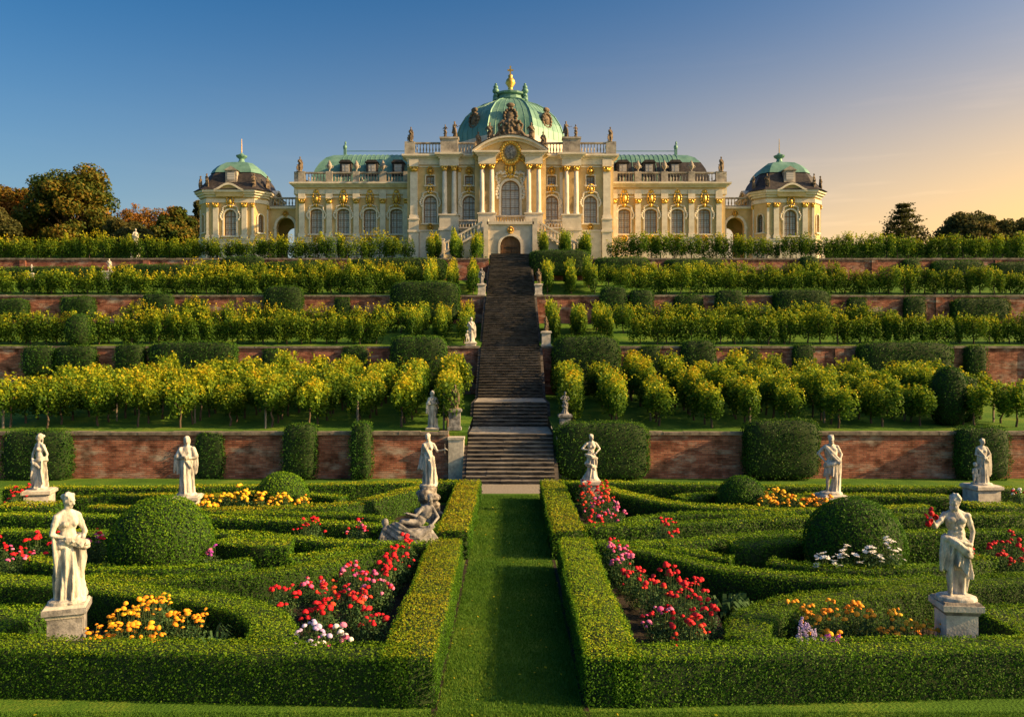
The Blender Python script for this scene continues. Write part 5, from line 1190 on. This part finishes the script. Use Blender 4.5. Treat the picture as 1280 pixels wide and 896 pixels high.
# roof figures: dark weathered statues and vases on the balustrades
for k, src in (('r1', F_staff), ('r2', F_hip), ('r3', F_putto), ('r4', F_akimbo)): FM[k] = make(src, 'roof_figure', M['dark_stone'], .035)
GR = 'weathered statues on the palace roofline'
def roof(fig, x, y, z, h, label, rz=0, cat='statue'):
    o = link('roof_statue', FM[fig], None, (x, y, z), rz, h/1.75); tag(o, label, cat, GR)
for s in (-1, 1):
    sd = SIDE[s]
    roof('r3', s*11.0, 88.3, 29.48, 1.65, f'dark statue group on the outer {sd} corner of the central balustrade', .3*s)
    roof('r4', s*7.2, 88.3, 29.9, 1.5, f'dark roof statue, outer one of the pair on the {sd} central balustrade block', .5*s); roof('r1', s*6.15, 88.3, 29.9, 1.85, f'dark roof statue, inner one of the pair on the {sd} central balustrade block', s*.2)
    roof('r2', s*2.3, 88.4, 29.35, 2.3, f'large dark statue standing {sd} of the pediment crest', .2*s); roof('r3', s*3.6, 88.6, 28.6, 2.1, f'crouching dark statue at the {sd} end of the curved pediment', -.4*s)
    roof('r3', s*24.2, 91.95, 27.05, 1.75, f'dark statue on the outer {sd} corner of the wing balustrade', .2)
    for k, x in enumerate((14.65, 17.7, 20.8)):
        e = empty('roof_vase', (s*x, 91.95, 27.08), f'{["inner","middle","outer"][k]} stone flame vase on the {sd} wing balustrade', 'vase', 'stone vases on the wing balustrades')
        m = MB(); m.smooth = True; m.lathe([(.16, 0), (.07, .12), (.08, .22), (.30, .5), (.34, .72), (.22, .8), (.26, .88), (.18, 1.02), (.05, 1.3)], n=12); m.build('vase', M['balus'], e)
        for q in (-1, 1):
            m = MB(); m.smooth = True; m.tube([(q*.3, 0, .72), (q*.44, 0, .62), (q*.36, 0, .42)], .035, 6); m.build('handle', M['balus'], e)
    for k, (dx, dy, lab) in enumerate(((-3.9, -2.7, 'outer front'), (-2.7, -3.9, 'inner front'), (2.7, -3.9, 'front'), (3.9, -2.7, 'side'))):
        roof(('r1', 'r2', 'r4', 'r3')[k], s*32.25 + dx, 96+dy, 25.2, 1.7, f'dark statue on the {["leftmost","left front","right front","rightmost"][k]} roof edge of the {sd} pavilion', .3*dx)
def F_crest(m):                                          # crowned trophy over the pediment
    r = random.Random(9); m.lathe([(1.1, 0), (.9, .5), (.55, 1.2), (.75, 1.7), (.5, 2.2), (.2, 2.6)], n=14, sy=.5)
    for s in (-1, 1):
        m.tube([(s*.3, 0, 1.9), (s*.9, 0, 2.1), (s*1.3, 0, 1.7), (s*1.2, 0, 1.2)], .16, 7); m.tube([(s*.5, -.1, .6), (s*1.2, -.1, .9), (s*1.6, -.1, .4)], .2, 7); m.ell((s*.8, -.15, 1.35), (.28, .25, .4), 9, 7); m.ell((s*.8, -.15, 1.8), (.15, .15, .17), 8, 6)
    for i in range(26): m.ell((r.gauss(0, .55), -.3, r.uniform(.2, 2.2)), (.2, .2, .2), 7, 5)
m = MB(); F_crest(m); o = link('roof_crest', voxel_mesh('roof_crest', m, M['dark_stone'], .06, 1), None, (0, 88.4, 29.72)); tag(o, 'large dark carved trophy crest crowning the curved pediment', 'sculpture', GR)

# ------------------------------------------------------------------ flowers
def bloom_mesh(kind, col):
    r = random.Random(hash(kind) % 1000 if False else len(kind)*7); m = MB()
    if kind == 'rose':
        for ring, (n, rad, z, tilt) in enumerate(((6, .052, .0, 1.2), (5, .036, .022, .7), (4, .02, .036, .35))):
            for i in range(n):
                a = 2*PI*(i + .3*ring)/n + r.uniform(-.15, .15); q = Quaternion((0, 0, 1), a) @ Quaternion((0, 1, 0), tilt)
                c = Vector((rad*math.cos(a), rad*math.sin(a), z)); m.ell(c, (.034, .036, .011), 7, 4, q)
        m.ell((0, 0, .03), (.024, .024, .028), 7, 5)
    elif kind == 'daisy':
        for i in range(9): a = 2*PI*i/9; m.ell((.036*math.cos(a), .036*math.sin(a), .004*math.sin(i*3)), (.028, .015, .007), 6, 3, Quaternion((0, 0, 1), a) @ Quaternion((0, 1, 0), -.25))
        m.ell((0, 0, .008), (.022, .022, .014), 7, 4)
    else:                                                # spike of small florets
        for i in range(14): a = i*2.4; m.ell((.03*math.cos(a)*(1-i/20), .03*math.sin(a)*(1-i/20), .012*i), (.017, .017, .014), 5, 3)
    return m.mesh('blossom', M['f_' + col])
BM = {}
def bushmesh(seed, r, h, mat='plant', leaf=.055):
    global rng
    rng = np.random.default_rng(seed); n = int(900*(r/.3)**1.4); d = unit(rng.normal(size=(n, 3))); q = (rng.random(n)**.45)[:, None]
    P = np.array([0, 0, h*.5]) + d*np.array([r, r, h*.5])*q; P[:, 2] = np.maximum(P[:, 2], .03)
    return cloud_mesh('foliage', leaf_quads(P, d + np.array([0, 0, .4]), leaf, .8, .5), .42 + .12*fbm(P, 5, seed) + .15*rng.normal(size=n), [M[mat]])
BUSH = [bushmesh(400+i, .34, .72) for i in range(4)]
rf = random.Random(31)
def plant(x, y, cols, label, cat, kind='rose', h=.85, r=.34, n=12, bs=1.0, name='rose_bush', group=None):
    e = empty(name, (x, y, 0), label, cat, group, rf.uniform(0, 6.28)); fm = BUSH[rf.randrange(4)]
    o = link('foliage', fm, e); o.scale = (r/.34, r/.34, h/.80)
    m = MB(); m.smooth = True; pts = []
    for i in range(n):
        if i % 3 == 0 or i == 0: a = 2.4*i + rf.uniform(-.6, .6); q = math.sqrt((i+.5)/n); cx_, cy_ = r*.9*q*math.cos(a), r*.9*q*math.sin(a); cz_ = rf.uniform(-.10, .12)
        X = cx_ + rf.gauss(0, .055); Y = cy_ + rf.gauss(0, .055); q = min(1, math.hypot(X, Y)/r); Z = h*(1.04 - .34*q*q) + cz_ + rf.gauss(0, .035)
        pts.append((X, Y, Z)); m.tube([(X*.3, Y*.3, .05), (X*.75, Y*.75, Z*.6), (X, Y, Z-.01)], [.008, .006, .005], 4)
    m.build('stems', M['stem'], e)
    for i, p in enumerate(pts):
        c = cols[i % len(cols)]; key = (kind, c)
        if key not in BM: BM[key] = bloom_mesh(kind, c)
        b = link('blossom', BM[key], e, p, rf.uniform(0, 6.28)); b.rotation_euler = (rf.uniform(-.5, .5), rf.uniform(-.5, .5), rf.uniform(0, 6.28)); k = bs*rf.uniform(.55, 1.35); b.scale = (k, k*rf.uniform(.8, 1.1), k*rf.uniform(.6, 1))
M['stem'] = noisy('green_stem', (.03, .06, .015), (.07, .10, .03), 8, .7, bump=0)
def bed(items, desc, group, **kw):
    items = sorted(items, key=lambda t: t[1]); cnt = {}
    for it in items:
        x, y, cols = it[:3]; h = it[3] if len(it) > 3 else kw.get('h', .85)
        cl = ' and '.join(dict.fromkeys(cols)); i = cnt.get(cl, 0); cnt[cl] = i+1
        tot = sum(1 for t in items if ' and '.join(dict.fromkeys(t[2])) == cl)
        o = (('nearest ' if i == 0 else ORD[i] + ' nearest ') if tot > 1 else '')
        k2 = dict(kw); k2.pop('h', None); noun = k2.pop('noun')
        plant(x, y, cols, f'{o}{cl} {noun} {desc}', k2.pop('cat'), h=h, group=group, **k2)
ro = dict(noun='rose bush', cat='rose bush', kind='rose', n=19, bs=.72)
bed([(-2.4, 18.3, ['red'], .95), (-2.5, 17.3, ['red'], .95), (-2.62, 16.3, ['red'], .95), (-3.25, 16.5, ['red', 'pink'], .85), (-2.95, 15.4, ['pink', 'red'], .9), (-2.55, 15.3, ['pink', 'red'], .95), (-3.5, 15.2, ['red', 'scarlet'], .75), (-2.75, 14.3, ['red', 'scarlet'], .95), (-2.35, 13.6, ['red'], .85), (-3.25, 13.8, ['red'], .8), (-2.85, 13.2, ['white', 'pink'], .6), (-3.2, 12.85, ['lavender'], .8), (-4.35, 15.1, ['red'], .8), (-3.9, 15.7, ['red', 'pink'], .8)], 'in the bed left of the lawn walk', 'rose bushes left of the lawn walk', **ro)
bed([(2.4, 18.3, ['red', 'pink'], .95), (2.45, 17.3, ['pink'], .95), (2.6, 16.3, ['red'], .85), (3.1, 15.7, ['red'], .95), (3.5, 15.0, ['red'], .9), (2.75, 15.1, ['red', 'scarlet'], .9), (3.1, 14.3, ['red'], .9), (2.6, 13.7, ['red', 'pink'], .75), (3.3, 13.5, ['red'], .9), (2.95, 12.95, ['red', 'scarlet'], .85)], 'in the bed right of the lawn walk', 'rose bushes right of the lawn walk', **ro)
bed([(-11.6, 18.1, ['red'], .95), (-11.0, 18.5, ['red'], .95), (-10.4, 18.6, ['red'], 1.0), (-10.9, 17.7, ['red', 'pink'], .85), (-9.9, 19.1, ['red', 'pink'], .9)], 'by the left frame edge behind the woman statue', 'red roses at the left edge', **ro)
bed([(10.4, 18.3, ['red'], .95), (10.95, 18.0, ['red'], .95), (11.5, 18.4, ['red'], 1.0), (11.3, 17.5, ['red', 'scarlet'], .85)], 'behind the bearded man statue, right edge', 'red roses at the right edge', **ro)
bed([(2.5, 26.7, ['red', 'scarlet'], 1.05), (3.05, 26.3, ['red'], 1.0), (2.5, 25.4, ['scarlet'], .95), (2.95, 24.7, ['scarlet', 'red'], .95), (2.55, 23.7, ['red', 'pink'], .9), (3.05, 23.2, ['pink'], .9), (2.65, 22.6, ['pink', 'red'], .85), (2.3, 22.0, ['red'], .8)], 'below the twisting statue right of the walk', 'rose bushes below the twisting statue', **ro)
bed([(-5.1, 20.5, ['red'], 1.0), (-3.9, 20.4, ['red', 'pink'], .9), (3.95, 20.25, ['red'], 1.05)], 'in the gap between the hedge blocks', 'roses in the hedge gap', **ro)
bed([(-15.7, 25.4, ['red'], 1.0), (-15.95, 26.9, ['red'], 1.0)], 'beside the leftmost white statue', 'red roses by the leftmost statue', **ro)
bed([(-6.75, 18.1, ['purple', 'pink'], .75)], 'at the right foot of the large left box ball', 'flowers by the left box ball', **dict(ro, n=9, noun='flower clump', cat='flower clump', name='flower_clump'))
mg = dict(noun='marigold clump', cat='marigolds', kind='rose', n=24, bs=.64, name='marigold_clump', r=.36)
bed([(-6.75, 13.0, ['orange'], .60), (-6.3, 13.05, ['orange'], .7), (-6.5, 13.5, ['orange', 'yellow'], .82), (-6.0, 13.5, ['orange', 'yellow'], .9), (-5.85, 13.0, ['orange'], .62), (-6.2, 14.0, ['orange', 'yellow'], .95), (-5.5, 13.6, ['orange'], .8)], 'beside the woman statue pedestal', 'orange marigolds left', **mg)
bed([(5.0, 13.3, ['orange'], .7), (5.5, 13.7, ['orange'], .85), (5.35, 13.1, ['orange', 'yellow'], .55), (6.0, 13.6, ['orange'], .9), (6.1, 13.05, ['orange'], .6), (6.5, 13.5, ['orange', 'yellow'], .8), (6.75, 13.05, ['orange'], .7), (5.1, 14.0, ['orange'], .8)], 'beside the bearded man pedestal', 'orange marigolds right', **dict(mg, n=18))
bed([(4.70, 12.75, ['lavender'], .70), (5.1, 12.7, ['purple'], .5)], 'at the front corner of the right marigold bed', 'flowers at the right marigold bed', **dict(mg, noun='flower clump', cat='flower clump', kind='spike', name='flower_clump', bs=.8, r=.20))
bed([(6.75, 17.2, ['white'], .9), (7.2, 17.15, ['white'], 1.0), (7.7, 17.12, ['white'], 1.1), (8.1, 17.15, ['white'], 1.15)], 'in front of the large right box ball', 'white flowers by the right box ball', **dict(noun='daisy clump', cat='daisies', kind='daisy', n=17, bs=1.15, name='daisy_clump', r=.32))
bed([(-9.3, 24.5, ['orange', 'yellow'], .85), (-8.8, 24.9, ['yellow'], .95), (-8.2, 24.7, ['yellow'], 1.0), (-8.5, 25.3, ['yellow'], 1.05), (-7.6, 24.6, ['yellow', 'orange'], .95), (-7.0, 24.7, ['yellow'], .9), (-6.5, 24.9, ['orange', 'yellow'], .85)], 'before the sunlit box dome', 'yellow flowers left', **dict(mg, noun='flower clump', name='flower_clump', cat='flower clump', n=21, bs=.9))
bed([(7.9, 24.6, ['orange', 'yellow'], .9), (8.25, 24.9, ['yellow'], 1.05), (8.7, 24.6, ['orange', 'yellow'], .95), (9.2, 24.7, ['orange'], .9), (9.6, 24.5, ['orange', 'yellow'], .85)], 'next to the small dark box dome', 'golden flowers right', **dict(mg, noun='flower clump', name='flower_clump', cat='flower clump', n=21, bs=.9))
bed([(16.3, 25.6, ['white', 'red'], .95), (16.9, 25.4, ['white', 'pink'], .95)], 'beside the statue with the child', 'flowers at the right edge', **ro)
# leafy plants without blossoms
def leafy(x, y, r, h, label, n=34, seed=1, wide=.12):
    rr = random.Random(seed); e = empty('leafy_plant', (x, y, 0), label, 'leafy plant', 'leafy plants in the beds'); V = []; T = []
    for i in range(n):
        a = rr.uniform(0, 6.28); L = r*rr.uniform(.6, 1.1); up = h*rr.uniform(.5, 1.1); w = wide*rr.uniform(.5, 1); c, s_ = math.cos(a), math.sin(a)
        for k in range(3):
            t0, t1 = k/3, (k+1)/3; f = lambda t: (L*t*c, L*t*s_, .05+up*math.sin(t*2.2)); w0 = w*math.sin(PI*(.15+.85*t0)); w1 = w*math.sin(PI*(.15+.84*t1))
            p0, p1 = f(t0), f(t1); V += [(p0[0]-s_*w0, p0[1]+c*w0, p0[2]), (p0[0]+s_*w0, p0[1]-c*w0, p0[2]), (p1[0]+s_*w1, p1[1]-c*w1, p1[2]), (p1[0]-s_*w1, p1[1]+c*w1, p1[2])]; T.append(.35+rr.uniform(-.15, .15))
    link('leaves', cloud_mesh('leaves', np.array(V), np.array(T), [M['plant']]), e)
leafy(-5.0, 13.3, .40, .55, 'blue green spiky plant right of the left marigolds', 46, 1, .03); leafy(-4.75, 12.9, .36, .55, 'blue green arching plant at the curl of the left ring hedge', 40, 2, .035)
leafy(5.15, 12.75, .3, .52, 'broad leaved plant before the right marigolds', 16, 3, .09); leafy(4.0, 14.9, .42, .6, 'bushy green plant at the end of the right rose bed', 46, 4, .05); leafy(4.35, 15.1, .34, .55, 'small leafy plant behind the right ring hedge', 40, 5, .05)

# ------------------------------------------------------------------ mown grass blades where the camera stands close
def blades(areas, dens, size, name):
    g = np.random.default_rng(5); Ps = []
    for x0, x1, y0, y1 in areas:
        n = int((x1-x0)*(y1-y0)*dens); Ps.append(np.stack([x0+(x1-x0)*g.random(n), y0+(y1-y0)*g.random(n)], 1))
    p = np.concatenate(Ps); n = len(p); a = g.random(n)*6.28; h = size*(.6+.8*g.random(n)); w = size*.16; l = g.normal(size=(n, 2))*size*.45
    V = np.zeros((n, 4, 3)); c, s_ = np.cos(a)*w, np.sin(a)*w
    V[:, 0] = np.stack([p[:, 0]-c, p[:, 1]-s_, 0*a], 1); V[:, 1] = np.stack([p[:, 0]+c, p[:, 1]+s_, 0*a], 1)
    V[:, 2] = np.stack([p[:, 0]+l[:, 0]+c*.3, p[:, 1]+l[:, 1]+s_*.3, h], 1); V[:, 3] = np.stack([p[:, 0]+l[:, 0]-c*.3, p[:, 1]+l[:, 1]-s_*.3, h], 1)
    P3 = np.concatenate([p, np.zeros((n, 1))], 1)
    o = link(name, cloud_mesh(name, V.reshape(-1, 3), .45 + .26*fbm(P3, .9, 6) + .1*fbm(P3, 3.5, 7) + .12*g.normal(size=n), [M['blade']])); tag(o, 'short mown grass of the lawn walk and front lawn', 'grass', kind='stuff')
blades([(-1.07, 1.07, 9.3, 19), (-9, 9, 9.3, 11.5)], 2200, .034, 'grass'); blades([(-1.07, 1.07, 19, 30.5)], 900, .045, 'grass')

# red posy in the bearded man's hand
k = 1.72/1.78; q = Quaternion((0, 0, 1), -.15); hp = Vector((7.24, 13.0, 1.19)) + q @ (Vector((-.52, -.36, 1.42))*k)
e = empty('flower_posy', hp, 'small posy of red flowers held in the bearded man statue\'s hand', 'posy')
m = MB(); m.smooth = True
for i in range(6): m.tube([(.03, .01, -.10), (.06*math.cos(i*1.05), .06*math.sin(i*1.05), .02)], [.006, .004], 4)
m.build('stems', M['stem'], e)
for i, (x, y, z) in enumerate(((0, -.02, .07), (-.07, 0, .02), (.07, -.01, .01), (-.03, -.05, -.05), (.02, .03, .12), (-.06, -.03, -.10))):
    b = link('blossom', BM[('rose', 'red')], e, (x, y, z), i); b.rotation_euler = (1.0, .4*i, i); b.scale = (.72, .72, .6)

# windfallen leaves on the lawn
g = np.random.default_rng(21); n = 260
P = np.stack([np.concatenate([g.uniform(-1.1, 1.1, 150), g.uniform(-8, 8, 110)]), np.concatenate([g.uniform(10, 29, 150), g.uniform(9.8, 11.4, 110)]), np.full(n, .035)], 1)
tag(link('fallen_leaves', cloud_mesh('fallen_leaves', leaf_quads(P, np.tile([0, 0, 1.0], (n, 1)), .05, .35, .7), .75 + .2*g.random(n), [M['vine']])), 'small yellow leaves scattered over the lawn', 'leaves', kind='stuff')
